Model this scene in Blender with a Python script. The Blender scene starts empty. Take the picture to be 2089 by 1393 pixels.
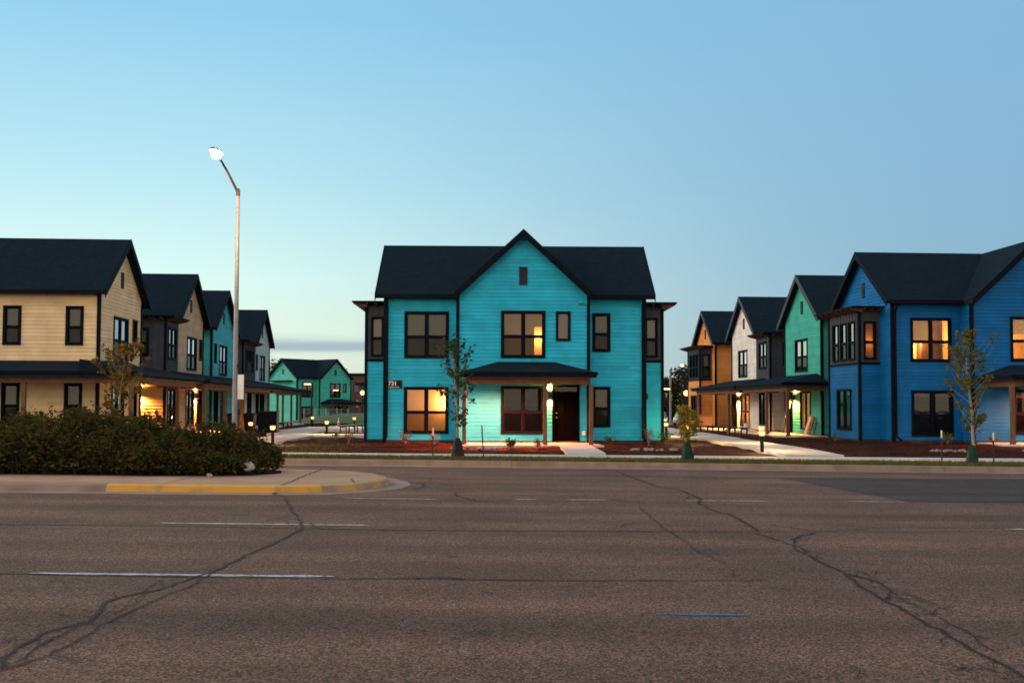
import bpy, math, random
from mathutils import Vector, Matrix

# ------------------------------------------------------------------ camera, sky, light
sc = bpy.context.scene
col = sc.collection
rad = math.radians

cam_d = bpy.data.cameras.new("camera")
cam = bpy.data.objects.new("camera", cam_d)
col.objects.link(cam)
cam_d.lens = 35.0
cam_d.sensor_width = 36.0
cam_d.shift_y = 0.02106
cam_d.clip_start = 0.05
cam_d.clip_end = 6000
cam.location = (0, 0, 1.7)
CAM_ROLL = 0.003
cam.rotation_euler = (Matrix.Rotation(rad(90 + 2.44), 4, 'X') @ Matrix.Rotation(CAM_ROLL, 4, 'Z')).to_euler()
sc.camera = cam

SUN_AZ = rad(-88)          # measured from straight ahead, negative = to the left
SUN_EL = rad(2.0)

world = bpy.data.worlds.new("World")
sc.world = world
world.use_nodes = True
wn = world.node_tree.nodes
wl = world.node_tree.links
wn.clear()
def W(t, **k):
    n = wn.new(t)
    for a, b in k.items(): setattr(n, a, b)
    return n
def math_node(N, L, op, a, b=None, c=None, clamp=False):
    n = N.new('ShaderNodeMath'); n.operation = op; n.use_clamp = clamp
    for i, v in enumerate((a, b, c)):
        if v is None: continue
        if isinstance(v, (int, float)): n.inputs[i].default_value = v
        else: L.new(v, n.inputs[i])
    return n.outputs[0]
def mix_node(N, L, fac, a, b, bt='MIX'):
    n = N.new('ShaderNodeMix'); n.data_type = 'RGBA'; n.blend_type = bt
    for s, v in ((n.inputs[0], fac), (n.inputs[6], a), (n.inputs[7], b)):
        if isinstance(v, (int, float)): s.default_value = v
        elif isinstance(v, (tuple, list)): s.default_value = (*v[:3], 1)
        else: L.new(v, s)
    return n.outputs[2]
def ramp_node(N, L, fac, stops, interp='LINEAR'):
    n = N.new('ShaderNodeValToRGB'); n.color_ramp.interpolation = interp
    e = n.color_ramp.elements
    while len(e) > 1: e.remove(e[-1])
    e[0].position = stops[0][0]; e[0].color = (*stops[0][1], 1)
    for p, c in stops[1:]:
        x = e.new(p); x.color = (*c, 1)
    L.new(fac, n.inputs[0])
    return n.outputs[0]

tc = W('ShaderNodeTexCoord')
sx = W('ShaderNodeSeparateXYZ'); wl.new(tc.outputs['Generated'], sx.inputs[0])
dx, dy, dz = sx.outputs
sky = W('ShaderNodeTexSky', sky_type='NISHITA')
sky.sun_disc = False
sky.sun_elevation = SUN_EL
sky.sun_rotation = SUN_AZ
sky.altitude = 200
sky.air_density = 1.0; sky.dust_density = 1.2; sky.ozone_density = 2.0
# dusk grading of the clear sky: a ramp by height, on the bright (left) and the dim (right) side
M = lambda op, a, b=None, c=None, cl=False: math_node(wn, wl, op, a, b, c, cl)
side = M('ADD', M('MULTIPLY', dx, -0.93), M('MULTIPLY', dy, -0.36))        # 1 towards the set sun
el = M('MAXIMUM', dz, 0.0)
bright = ramp_node(wn, wl, el, [(0.0, (.80, .86, .70)), (.05, (.84, .98, .80)), (.12, (.74, 1.0, .93)), (.22, (.50, .82, .92)), (.36, (.305, .635, .87)), (.7, (.30, .46, .62)), (1, (.32, .42, .52))])
dim = ramp_node(wn, wl, el, [(0.0, (.40, .50, .56)), (.05, (.26, .44, .58)), (.12, (.24, .44, .61)), (.22, (.24, .455, .66)), (.36, (.235, .475, .70)), (.7, (.27, .42, .58)), (1, (.32, .42, .52))])
mr = W('ShaderNodeMapRange', interpolation_type='SMOOTHSTEP')
wl.new(side, mr.inputs[0]); mr.inputs[1].default_value = -0.80; mr.inputs[2].default_value = 0.0
base = mix_node(wn, wl, mr.outputs[0], dim, bright)
# behind the camera the afterglow is stronger and warmer
mb = W('ShaderNodeMapRange', interpolation_type='SMOOTHSTEP')
wl.new(M('MULTIPLY', dy, -1.0), mb.inputs[0]); mb.inputs[1].default_value = -0.35; mb.inputs[2].default_value = 0.75
glow = ramp_node(wn, wl, el, [(0.0, (2.0, 1.55, 1.12)), (.18, (1.8, 1.5, 1.2)), (.45, (1.15, 1.07, 1.02)), (1, (.46, .47, .52))])
base = mix_node(wn, wl, mb.outputs[0], base, glow)
# the brightest afterglow lies to the left, just outside the view
ms = W('ShaderNodeMapRange', interpolation_type='SMOOTHSTEP')
wl.new(M('MULTIPLY', dx, -1.0), ms.inputs[0]); ms.inputs[1].default_value = 0.55; ms.inputs[2].default_value = 0.98
glow2 = ramp_node(wn, wl, el, [(0.0, (1.7, 1.4, 1.0)), (.14, (2.7, 2.4, 1.8)), (.36, (6.0, 5.5, 4.6)), (.62, (2.0, 1.95, 1.85)), (.8, (.42, .46, .52)), (1, (.40, .44, .52))])
base = mix_node(wn, wl, ms.outputs[0], base, glow2)
# long grey evening clouds low over the horizon
cx = W('ShaderNodeCombineXYZ')
wl.new(M('MULTIPLY', M('DIVIDE', dx, M('ADD', M('ABSOLUTE', dy), .05)), 5.0), cx.inputs[0])
wl.new(M('MULTIPLY', dz, 60.0), cx.inputs[1])
cn = W('ShaderNodeTexNoise'); cn.inputs['Scale'].default_value = 1.0; cn.inputs['Detail'].default_value = 4
wl.new(cx.outputs[0], cn.inputs['Vector'])
band = ramp_node(wn, wl, M('ADD', dz, M('MULTIPLY', M('SUBTRACT', cn.outputs[0], .5), .012)),
                 [(0.0, (0, 0, 0)), (.050, (0, 0, 0)), (.054, (1, 1, 1)), (.060, (1, 1, 1)), (.068, (0, 0, 0)), (1, (0, 0, 0))])
azr = M('DIVIDE', dx, M('MAXIMUM', dy, .01))
win = M('MULTIPLY', M('MULTIPLY', M('GREATER_THAN', dy, 0.0), M('SUBTRACT', 1.0, M('ABSOLUTE', M('MULTIPLY', M('ADD', azr, .21), 5.5)), None, True), None), 2.2, None, True)
cfac = M('MULTIPLY', M('MULTIPLY', band, win), .85)
base = mix_node(wn, wl, cfac, base, (.32, .43, .57))
low = M('MULTIPLY', M('SUBTRACT', .050, dz), 25.0, None, True)
base = mix_node(wn, wl, M('MULTIPLY', M('MULTIPLY', low, win), .5), base, (.74, .76, .76))
bg1 = W('ShaderNodeBackground'); wl.new(base, bg1.inputs[0]); bg1.inputs[1].default_value = 0.93
bg2 = W('ShaderNodeBackground'); wl.new(sky.outputs[0], bg2.inputs[0]); bg2.inputs[1].default_value = 0.05
add = W('ShaderNodeAddShader'); wl.new(bg1.outputs[0], add.inputs[0]); wl.new(bg2.outputs[0], add.inputs[1])
wo = W('ShaderNodeOutputWorld'); wl.new(add.outputs[0], wo.inputs[0])

sun_d = bpy.data.lights.new("sun", 'SUN')
sun_d.energy = 0.9; sun_d.angle = rad(35); sun_d.color = (1, .80, .62)
sun = bpy.data.objects.new("sun", sun_d); col.objects.link(sun)
sd = Vector((math.sin(SUN_AZ) * math.cos(rad(8)), math.cos(SUN_AZ) * math.cos(rad(8)), math.sin(rad(8))))
sun.rotation_euler = (-sd).to_track_quat('-Z', 'Y').to_euler()

sc.view_settings.view_transform = 'Standard'
sc.view_settings.look = 'None'
sc.view_settings.exposure = 0.0
sc.view_settings.gamma = 1.0
sc.view_settings.use_curve_mapping = False
sc.cycles.filter_width = 1.7
sc.cycles.max_bounces = 6
sc.cycles.transparent_max_bounces = 12
sc.cycles.sample_clamp_indirect = 3.0
sc.cycles.use_denoising = True

WARM = (1.0, .40, .10)

# ------------------------------------------------------------------ helpers
def tag(o, label=None, cat=None, group=None, kind=None):
    if label: o['label'] = label
    if cat: o['category'] = cat
    if group: o['group'] = group
    if kind: o['kind'] = kind
    return o

def empty(name, loc=(0, 0, 0), rz=0.0):
    o = bpy.data.objects.new(name, None); col.objects.link(o)
    o.location = loc; o.rotation_euler = (0, 0, rz); o.empty_display_size = .2
    return o

def ident(x, y, z): return (x, y, z)

class MB:
    def __init__(s): s.v = []; s.f = []; s.m = []
    def face(s, pts, mi=0):
        n = len(s.v); s.v.extend(tuple(p) for p in pts); s.f.append(tuple(range(n, n + len(pts)))); s.m.append(mi)
    def hexa(s, p, mi=0):        # p: 8 points, bottom ring 0-3 counterclockwise, top ring 4-7
        n = len(s.v); s.v.extend(tuple(q) for q in p)
        for f in ((3, 2, 1, 0), (4, 5, 6, 7), (0, 1, 5, 4), (1, 2, 6, 5), (2, 3, 7, 6), (3, 0, 4, 7)):
            s.f.append(tuple(n + i for i in f)); s.m.append(mi)
    def box(s, x0, x1, y0, y1, z0, z1, T=ident, mi=0):
        s.hexa([T(*p) for p in ((x0, y0, z0), (x1, y0, z0), (x1, y1, z0), (x0, y1, z0), (x0, y0, z1), (x1, y0, z1), (x1, y1, z1), (x0, y1, z1))], mi)
    def prism(s, poly, z0, z1, mi=0):
        n = len(s.v); k = len(poly)
        zz = z0 if callable(z0) else (lambda x, y: z0)
        zt = z1 if callable(z1) else (lambda x, y: z1)
        s.v.extend((x, y, zz(x, y)) for x, y in poly); s.v.extend((x, y, zt(x, y)) for x, y in poly)
        s.f.append(tuple(n + i for i in reversed(range(k)))); s.f.append(tuple(n + k + i for i in range(k))); s.m += [mi, mi]
        for i in range(k):
            j = (i + 1) % k
            s.f.append((n + i, n + j, n + k + j, n + k + i)); s.m.append(mi)
    def tube(s, pts, r, n=8, mi=0, caps=True):
        pts = [Vector(p) for p in pts]
        rs = r if isinstance(r, (list, tuple)) else [r] * len(pts)
        b = len(s.v)
        for i, p in enumerate(pts):
            d = (pts[min(i + 1, len(pts) - 1)] - pts[max(i - 1, 0)]).normalized()
            a = Vector((0, 0, 1)) if abs(d.z) < .9 else Vector((1, 0, 0))
            u = d.cross(a).normalized(); w = d.cross(u).normalized()
            for k in range(n):
                t = 2 * math.pi * k / n
                s.v.append(tuple(p + (u * math.cos(t) + w * math.sin(t)) * rs[i]))
        for i in range(len(pts) - 1):
            for k in range(n):
                k2 = (k + 1) % n
                s.f.append((b + i * n + k, b + i * n + k2, b + (i + 1) * n + k2, b + (i + 1) * n + k)); s.m.append(mi)
        if caps:
            s.f.append(tuple(b + k for k in range(n))); s.m.append(mi)
            s.f.append(tuple(b + (len(pts) - 1) * n + k for k in reversed(range(n)))); s.m.append(mi)
    def lathe(s, prof, c=(0, 0, 0), n=16, mi=0):
        b = len(s.v)
        for r, z in prof:
            for k in range(n):
                t = 2 * math.pi * k / n
                s.v.append((c[0] + r * math.cos(t), c[1] + r * math.sin(t), c[2] + z))
        for i in range(len(prof) - 1):
            for k in range(n):
                k2 = (k + 1) % n
                s.f.append((b + i * n + k, b + i * n + k2, b + (i + 1) * n + k2, b + (i + 1) * n + k)); s.m.append(mi)
        s.f.append(tuple(b + k for k in reversed(range(n)))); s.m.append(mi)
        s.f.append(tuple(b + (len(prof) - 1) * n + k for k in range(n))); s.m.append(mi)
    def build(s, name, mats, parent=None, smooth=False, loc=None):
        me = bpy.data.meshes.new(name)
        me.from_pydata(s.v, [], s.f)
        if not isinstance(mats, (list, tuple)): mats = [mats]
        for m in mats: me.materials.append(m)
        if len(mats) > 1: me.polygons.foreach_set('material_index', s.m)
        if smooth: me.polygons.foreach_set('use_smooth', [True] * len(me.polygons))
        me.update()
        o = bpy.data.objects.new(name, me); col.objects.link(o)
        if parent: o.parent = parent
        if loc: o.location = loc
        return o

def light(name, kind, loc, energy, color, parent=None, radius=.05, spot=None, aim=None, blend=.6):
    d = bpy.data.lights.new(name, kind); d.energy = energy; d.color = color
    d.shadow_soft_size = radius
    if kind == 'SPOT': d.spot_size = rad(spot); d.spot_blend = blend
    o = bpy.data.objects.new(name, d); col.objects.link(o)
    if parent: o.parent = parent
    o.location = loc
    if aim is not None: o.rotation_euler = Vector(aim).to_track_quat('-Z', 'Y').to_euler()
    return o

# ------------------------------------------------------------------ materials
def mat(name, c, rough=.7, c2=None, scale=8.0, detail=4, bump=0.0, bscale=None, metallic=0.0, spec=.5, emit=None, estr=0, lo=.35, hi=.65):
    m = bpy.data.materials.new(name); m.use_nodes = True
    N, L = m.node_tree.nodes, m.node_tree.links
    p = N['Principled BSDF']
    p.inputs['Base Color'].default_value = (*c, 1)
    p.inputs['Roughness'].default_value = rough
    p.inputs['Metallic'].default_value = metallic
    p.inputs['Specular IOR Level'].default_value = spec
    if c2 is not None or bump:
        t = N.new('ShaderNodeTexCoord')
    if c2 is not None:
        n = N.new('ShaderNodeTexNoise'); n.inputs['Scale'].default_value = scale; n.inputs['Detail'].default_value = detail
        L.new(t.outputs['Object'], n.inputs['Vector'])
        r = ramp_node(N, L, n.outputs[0], [(lo, c), (hi, c2)])
        L.new(r, p.inputs['Base Color'])
    if bump:
        n2 = N.new('ShaderNodeTexNoise'); n2.inputs['Scale'].default_value = bscale or scale * 3; n2.inputs['Detail'].default_value = 3
        L.new(t.outputs['Object'], n2.inputs['Vector'])
        b = N.new('ShaderNodeBump'); b.inputs['Strength'].default_value = bump; b.inputs['Distance'].default_value = .02
        L.new(n2.outputs[0], b.inputs['Height']); L.new(b.outputs[0], p.inputs['Normal'])
    if emit:
        p.inputs['Emission Color'].default_value = (*emit, 1); p.inputs['Emission Strength'].default_value = estr
    return m

def siding(name, c):
    d = tuple(v * .86 for v in c)
    m = mat(name, d, .62, c2=tuple(min(1, v * 1.08) for v in c), scale=1.3, detail=6, bump=.15, bscale=40, spec=.12)
    # every length of board has its own slight tone, with butt joints staggered from course to course
    N, L = m.node_tree.nodes, m.node_tree.links; p = N['Principled BSDF']
    src = p.inputs['Base Color'].links[0].from_socket
    t = N.new('ShaderNodeTexCoord'); sp_ = N.new('ShaderNodeSeparateXYZ'); L.new(t.outputs['Object'], sp_.inputs[0])
    row = math_node(N, L, 'FLOOR', math_node(N, L, 'DIVIDE', math_node(N, L, 'SUBTRACT', sp_.outputs[2], .26), .155))
    w1 = N.new('ShaderNodeTexWhiteNoise'); w1.noise_dimensions = '1D'; L.new(row, w1.inputs['W'])
    al = math_node(N, L, 'FLOOR', math_node(N, L, 'ADD', math_node(N, L, 'DIVIDE', math_node(N, L, 'ADD', sp_.outputs[0], sp_.outputs[1]), 3.6), math_node(N, L, 'MULTIPLY', w1.outputs[0], 5)))
    w2 = N.new('ShaderNodeTexWhiteNoise'); w2.noise_dimensions = '2D'
    cb = N.new('ShaderNodeCombineXYZ'); L.new(row, cb.inputs[0]); L.new(al, cb.inputs[1]); L.new(cb.outputs[0], w2.inputs['Vector'])
    k = ramp_node(N, L, w2.outputs[0], [(0, (.90, .90, .90)), (1, (1.06, 1.06, 1.06))])
    L.new(mix_node(N, L, 1.0, src, k, 'MULTIPLY'), p.inputs['Base Color'])
    return m

def glass_mat(name, tint, refl=1.0, screen=0.0):
    m = bpy.data.materials.new(name); m.use_nodes = True
    N, L = m.node_tree.nodes, m.node_tree.links
    N.clear()
    o = N.new('ShaderNodeOutputMaterial')
    tr = N.new('ShaderNodeBsdfTransparent'); tr.inputs[0].default_value = (*tint, 1)
    gl = N.new('ShaderNodeBsdfGlossy'); gl.inputs['Roughness'].default_value = .03; gl.inputs[0].default_value = (.95, .95, .95, 1)
    t = N.new('ShaderNodeTexCoord'); nz = N.new('ShaderNodeTexNoise'); nz.inputs['Scale'].default_value = 1.6
    L.new(t.outputs['Object'], nz.inputs['Vector'])
    bp = N.new('ShaderNodeBump'); bp.inputs['Strength'].default_value = .12; bp.inputs['Distance'].default_value = .02
    L.new(nz.outputs[0], bp.inputs['Height']); L.new(bp.outputs[0], gl.inputs['Normal'])
    fr = N.new('ShaderNodeFresnel'); fr.inputs[0].default_value = 1.5
    f = math_node(N, L, 'MULTIPLY_ADD', math_node(N, L, 'SUBTRACT', fr.outputs[0], .036), 4.2 * refl, .018, True)
    mx = N.new('ShaderNodeMixShader'); L.new(f, mx.inputs[0]); L.new(tr.outputs[0], mx.inputs[1]); L.new(gl.outputs[0], mx.inputs[2])
    out = mx.outputs[0]
    if screen:
        df = N.new('ShaderNodeBsdfDiffuse'); df.inputs[0].default_value = (.004, .004, .005, 1)
        m2 = N.new('ShaderNodeMixShader'); m2.inputs[0].default_value = screen
        L.new(out, m2.inputs[1]); L.new(df.outputs[0], m2.inputs[2]); out = m2.outputs[0]
    L.new(out, o.inputs[0])
    return m

def blind_mat(name, c, c2):
    m = bpy.data.materials.new(name); m.use_nodes = True
    N, L = m.node_tree.nodes, m.node_tree.links
    N.clear()
    o = N.new('ShaderNodeOutputMaterial')
    t = N.new('ShaderNodeTexCoord')
    w = N.new('ShaderNodeTexWave'); w.wave_type = 'BANDS'; w.bands_direction = 'Z'; w.inputs['Scale'].default_value = 6.0; w.inputs['Distortion'].default_value = .15
    L.new(t.outputs['Object'], w.inputs['Vector'])
    cc = ramp_node(N, L, w.outputs[0], [(0, c), (1, c2)])
    df = N.new('ShaderNodeBsdfDiffuse'); L.new(cc, df.inputs[0])
    tl = N.new('ShaderNodeBsdfTranslucent'); L.new(cc, tl.inputs[0])
    mx = N.new('ShaderNodeMixShader'); mx.inputs[0].default_value = .45
    L.new(df.outputs[0], mx.inputs[1]); L.new(tl.outputs[0], mx.inputs[2]); L.new(mx.outputs[0], o.inputs[0])
    return m

def leaf_mat(name, cols, trans=.3):
    m = bpy.data.materials.new(name); m.use_nodes = True
    N, L = m.node_tree.nodes, m.node_tree.links
    N.clear()
    o = N.new('ShaderNodeOutputMaterial')
    g = N.new('ShaderNodeNewGeometry')
    t = N.new('ShaderNodeTexCoord'); nz = N.new('ShaderNodeTexNoise'); nz.inputs['Scale'].default_value = 1.5; nz.inputs['Detail'].default_value = 3
    L.new(t.outputs['Object'], nz.inputs['Vector'])
    v = math_node(N, L, 'ADD', math_node(N, L, 'MULTIPLY', g.outputs['Random Per Island'], .6), math_node(N, L, 'MULTIPLY', nz.outputs[0], .5))
    k = len(cols)
    cc = ramp_node(N, L, v, [(.1 + .8 * i / max(1, k - 1), c) for i, c in enumerate(cols)])
    df = N.new('ShaderNodeBsdfDiffuse'); L.new(cc, df.inputs[0])
    tl = N.new('ShaderNodeBsdfTranslucent'); L.new(cc, tl.inputs[0])
    mx = N.new('ShaderNodeMixShader'); mx.inputs[0].default_value = trans
    L.new(df.outputs[0], mx.inputs[1]); L.new(tl.outputs[0], mx.inputs[2])
    L.new(mx.outputs[0], o.inputs[0])
    return m

def lens_mat(name, c, s, clear=.5):
    m = bpy.data.materials.new(name); m.use_nodes = True
    N, L = m.node_tree.nodes, m.node_tree.links
    N.clear()
    o = N.new('ShaderNodeOutputMaterial')
    e = N.new('ShaderNodeEmission'); e.inputs[0].default_value = (*c, 1); e.inputs[1].default_value = s
    t = N.new('ShaderNodeBsdfTransparent')
    mx = N.new('ShaderNodeMixShader'); mx.inputs[0].default_value = clear
    L.new(e.outputs[0], mx.inputs[1]); L.new(t.outputs[0], mx.inputs[2]); L.new(mx.outputs[0], o.inputs[0])
    return m

TEAL = siding('siding_turquoise', (.017, .37, .55))
CREAM = siding('siding_cream', (.66, .50, .30))
TAN = siding('siding_tan', (.46, .33, .21))
AQUA = siding('siding_aqua', (.05, .36, .44))
MINT = siding('siding_pale_mint', (.38, .50, .48))
BLUE = siding('siding_blue', (.002, .105, .31))
GREEN = siding('siding_green', (.04, .32, .26))
WHITE = siding('siding_white', (.62, .57, .54))
ORANGE = siding('siding_orange', (.58, .235, .06))
JADE = siding('siding_jade', (.05, .40, .33))
PANEL = mat('panel_dark_grey', (.040, .046, .062), .6, c2=(.052, .058, .076), scale=2, spec=.1)
TRIM = mat('trim_black', (.0012, .0034, .0066), .6, c2=(.0020, .0056, .0105), scale=3, spec=.06)
FOUND = mat('foundation_dark', (.02, .018, .018), .85, c2=(.035, .03, .028), scale=4)
def shingle():
    m = bpy.data.materials.new('shingles_charcoal'); m.use_nodes = True
    N, L = m.node_tree.nodes, m.node_tree.links
    p = N['Principled BSDF']; p.inputs['Roughness'].default_value = .92; p.inputs['Specular IOR Level'].default_value = .06
    t = N.new('ShaderNodeTexCoord')
    v = N.new('ShaderNodeTexVoronoi'); v.inputs['Scale'].default_value = 4.5
    mp = N.new('ShaderNodeMapping'); mp.inputs['Scale'].default_value = (1, 1, 1.6)
    L.new(t.outputs['Object'], mp.inputs[0]); L.new(mp.outputs[0], v.inputs['Vector'])
    n = N.new('ShaderNodeTexNoise'); n.inputs['Scale'].default_value = 30; n.inputs['Detail'].default_value = 3
    L.new(t.outputs['Object'], n.inputs['Vector'])
    a = mix_node(N, L, .72, v.outputs['Color'], n.outputs['Color'])
    g = N.new('ShaderNodeRGBToBW'); L.new(a, g.inputs[0])
    L.new(ramp_node(N, L, g.outputs[0], [(.3, (.0045, .011, .018)), (.7, (.0075, .018, .030))]), p.inputs['Base Color'])
    w = N.new('ShaderNodeTexWave'); w.bands_direction = 'Z'; w.wave_profile = 'SAW'; w.inputs['Scale'].default_value = 2.4; w.inputs['Distortion'].default_value = .3
    L.new(t.outputs['Object'], w.inputs['Vector'])
    b = N.new('ShaderNodeBump'); b.inputs['Strength'].default_value = .6; b.inputs['Distance'].default_value = .03
    L.new(w.outputs[0], b.inputs['Height']); L.new(b.outputs[0], p.inputs['Normal'])
    return m
SHINGLE = shingle()
WOOD = mat('porch_wood', (.075, .029, .012), .7, c2=(.11, .043, .018), scale=2.5, bump=.2, bscale=30)
WOOD_P = mat('porch_post_wood', (.090, .041, .018), .7, c2=(.125, .058, .025), scale=2.5, bump=.2, bscale=30)
TAN_AS_LIT = blind_mat('shade_tan_as_lit', (.26, .19, .11), (.32, .24, .14))  # tan colour stands in for warm window light on the bay's long face
SOFFIT = mat('porch_soffit', (.40, .34, .26), .8, c2=(.46, .40, .30), scale=3)
CONC = mat('concrete_light', (.40, .37, .33), .9, c2=(.52, .48, .43), scale=1.1, detail=8, bump=.25, bscale=60)
CONC_K = mat('concrete_kerb', (.17, .118, .092), .9, c2=(.25, .175, .138), scale=1.8, detail=8, bump=.3, bscale=50)
CONC_I = mat('concrete_island', (.25, .165, .108), .9, c2=(.33, .22, .15), scale=1.2, detail=9, bump=.3, bscale=60)
YELLOW_W = mat('kerb_yellow_paint_faded', (.40, .23, .06), .8, c2=(.24, .165, .105), scale=3.0, detail=9, bump=.4, bscale=40, lo=.40, hi=.60)
YELLOW = mat('kerb_yellow_paint', (.50, .25, .03), .75, c2=(.22, .14, .06), scale=2.4, detail=9, bump=.4, bscale=40, lo=.50, hi=.74)
DOORM = mat('door_black', (.0006, .0008, .0012), .8, spec=.02)
METAL_B = mat('metal_black', (.006, .006, .006), .55, c2=(.011, .010, .010), scale=5, spec=.15)
ALU = mat('pole_aluminium', (.16, .16, .175), .55, c2=(.21, .21, .225), scale=3, metallic=.3)
BRASS = mat('handle_brass', (.6, .42, .2), .25, metallic=1.0)
GLASS = glass_mat('window_glass', (.9, .93, .92))
SCREEN = glass_mat('window_glass_screened', (.75, .78, .78), refl=.3, screen=.4)
BLIND = blind_mat('blind_grey', (.15, .175, .15), (.20, .225, .19))
BLIND_W = blind_mat('blind_pale', (.40, .38, .32), (.48, .45, .38))
CURTAIN = blind_mat('shade_warm', (.62, .50, .36), (.68, .56, .40))
ROOM = mat('room_wall_warm', (.62, .47, .28), .9, c2=(.66, .50, .30), scale=2)
ROOM_D = mat('room_furniture_brown', (.10, .05, .025), .8, c2=(.14, .07, .03), scale=3)
LENS = lens_mat('lens_warm', (1.0, .54, .17), 3.0, .45)
LENS_S = lens_mat('lens_street', (1.0, .84, .58), 40.0, .4)
LENS_F = lens_mat('lens_far', (1.0, .62, .28), 3.2, .3)
VENT = mat('vent_dark', (.016, .020, .026), .6, c2=(.022, .026, .032), scale=3, spec=.15)
BARK = mat('bark_grey', (.16, .12, .085), .9, c2=(.26, .20, .15), scale=14, bump=.4)
STAKE = mat('stake_dark', (.02, .015, .012), .8)
WHITE_P = mat('white_plastic', (.60, .58, .55), .6, c2=(.70, .68, .64), scale=4)
BAGG = mat('bag_green', (.005, .024, .014), .5, c2=(.010, .042, .026), scale=6, bump=.7, bscale=14, spec=.1)
BAGD = mat('bag_grey', (.010, .011, .013), .5, c2=(.026, .027, .03), scale=6, bump=.7, bscale=14, spec=.1)
LEAF_H = leaf_mat('leaves_hedge', [(.006, .015, .005), (.014, .028, .008), (.032, .050, .014), (.075, .066, .020), (.10, .052, .018), (.024, .040, .011)])
STEM = mat('hedge_stem', (.02, .014, .010), .9, c2=(.035, .024, .016), scale=9)
LEAF_G = leaf_mat('leaves_green', [(.015, .035, .012), (.03, .06, .018), (.055, .085, .028)], .35)
LEAF_Y = leaf_mat('leaves_yellow', [(.14, .12, .02), (.26, .20, .03), (.32, .21, .035)], .4)
LEAF_O = leaf_mat('leaves_ochre', [(.07, .06, .015), (.13, .085, .022), (.17, .09, .02)], .4)
LEAF_YG = leaf_mat('leaves_yellow_green', [(.05, .065, .016), (.085, .10, .022), (.15, .10, .026)], .4)
LEAF_D = leaf_mat('leaves_distant', [(.014, .02, .010), (.03, .034, .014), (.06, .045, .02)], .25)

# ------------------------------------------------------------------ terrain height
def smooth(a, b, x):
    t = max(0.0, min(1.0, (x - a) / (b - a))); return t * t * (3 - 2 * t)
def tilt(x, y): return 0.0085 * max(-60, min(60, x)) * (1 - smooth(27.7, 36, y))
def road_z(x, y): return -tilt(x, y)
def land_z(x, y):
    z = .17
    if y > 78: z = .17 - .0232 * min(y - 78, 22) - .0145 * max(0, min(y - 100, 40))
    return z - tilt(x, y)

# ------------------------------------------------------------------ houses
class WF:                                   # a wall's own frame: u along the wall, off outward, z up
    def __init__(s, o, u):
        s.o = o; s.u = u; s.n = (u[1], -u[0])
    def __call__(s, uu, off, z):
        return (s.o[0] + s.u[0] * uu + s.n[0] * off, s.o[1] + s.u[1] * uu + s.n[1] * off, z)

BOARD = .155
def siding_wall(mb, wf, Wd, z0, z1, ops=(), rise=0.0, lap=.021):
    ztop = z1 + rise
    def span(z):
        if z <= z1 or rise == 0: return 0.0, Wd
        t = min(1.0, (z - z1) / rise); return Wd / 2 * t, Wd - Wd / 2 * t
    a = z0
    while a < ztop - 1e-4:
        b = min(a + BOARD, ztop)
        cuts = {a, b}
        if rise and a < z1 < b: cuts.add(z1)
        for o in ops:
            for zz in (o[2], o[3]):
                if a < zz < b: cuts.add(zz)
        cuts = sorted(cuts)
        for lo, hi in zip(cuts, cuts[1:]):
            if hi - lo < 1e-5: continue
            mid = (lo + hi) / 2
            l0, r0 = span(lo); l1, r1 = span(hi)
            blocks = sorted((o[0], o[1]) for o in ops if o[2] < mid < o[3])
            segs = []; cur = None
            for p, q in blocks:
                segs.append((cur, p)); cur = q
            segs.append((cur, None))
            olo = lap * (1 - (lo - a) / BOARD); ohi = lap * (1 - (hi - a) / BOARD)
            for p, q in segs:
                x0l = l0 if p is None else p; x0h = l1 if p is None else p
                x1l = r0 if q is None else q; x1h = r1 if q is None else q
                if x1l - x0l < 1e-4: continue
                mb.face([wf(x0l, olo, lo), wf(x1l, olo, lo), wf(x1h, ohi, hi), wf(x0h, ohi, hi)])
                if lo == a: mb.face([wf(x0l, 0, lo), wf(x1l, 0, lo), wf(x1l, olo, lo), wf(x0l, olo, lo)])
        a = b

def panel_wall(mb, wf, Wd, z0, z1, ops=(), battens=True):
    us = sorted({0.0, Wd} | {o[i] for o in ops for i in (0, 1)})
    zs = sorted({z0, z1} | {o[i] for o in ops for i in (2, 3)})
    for u0, u1 in zip(us, us[1:]):
        for a, b in zip(zs, zs[1:]):
            cu, cz = (u0 + u1) / 2, (a + b) / 2
            if any(o[0] < cu < o[1] and o[2] < cz < o[3] for o in ops): continue
            mb.face([wf(u0, 0, a), wf(u1, 0, a), wf(u1, 0, b), wf(u0, 0, b)])
    if battens:
        n = max(2, int(Wd / .32))
        for i in range(1, n):
            u = Wd * i / n
            free = [(z0, z1)]
            for o in ops:
                if o[0] - .03 < u < o[1] + .03:
                    free = [s for f in free for s in ((f[0], min(f[1], o[2])), (max(f[0], o[3]), f[1])) if s[1] - s[0] > .06]
            for a, b in free: mb.box(u - .02, u + .02, 0, .022, a + .01, b - .01, wf)

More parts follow.
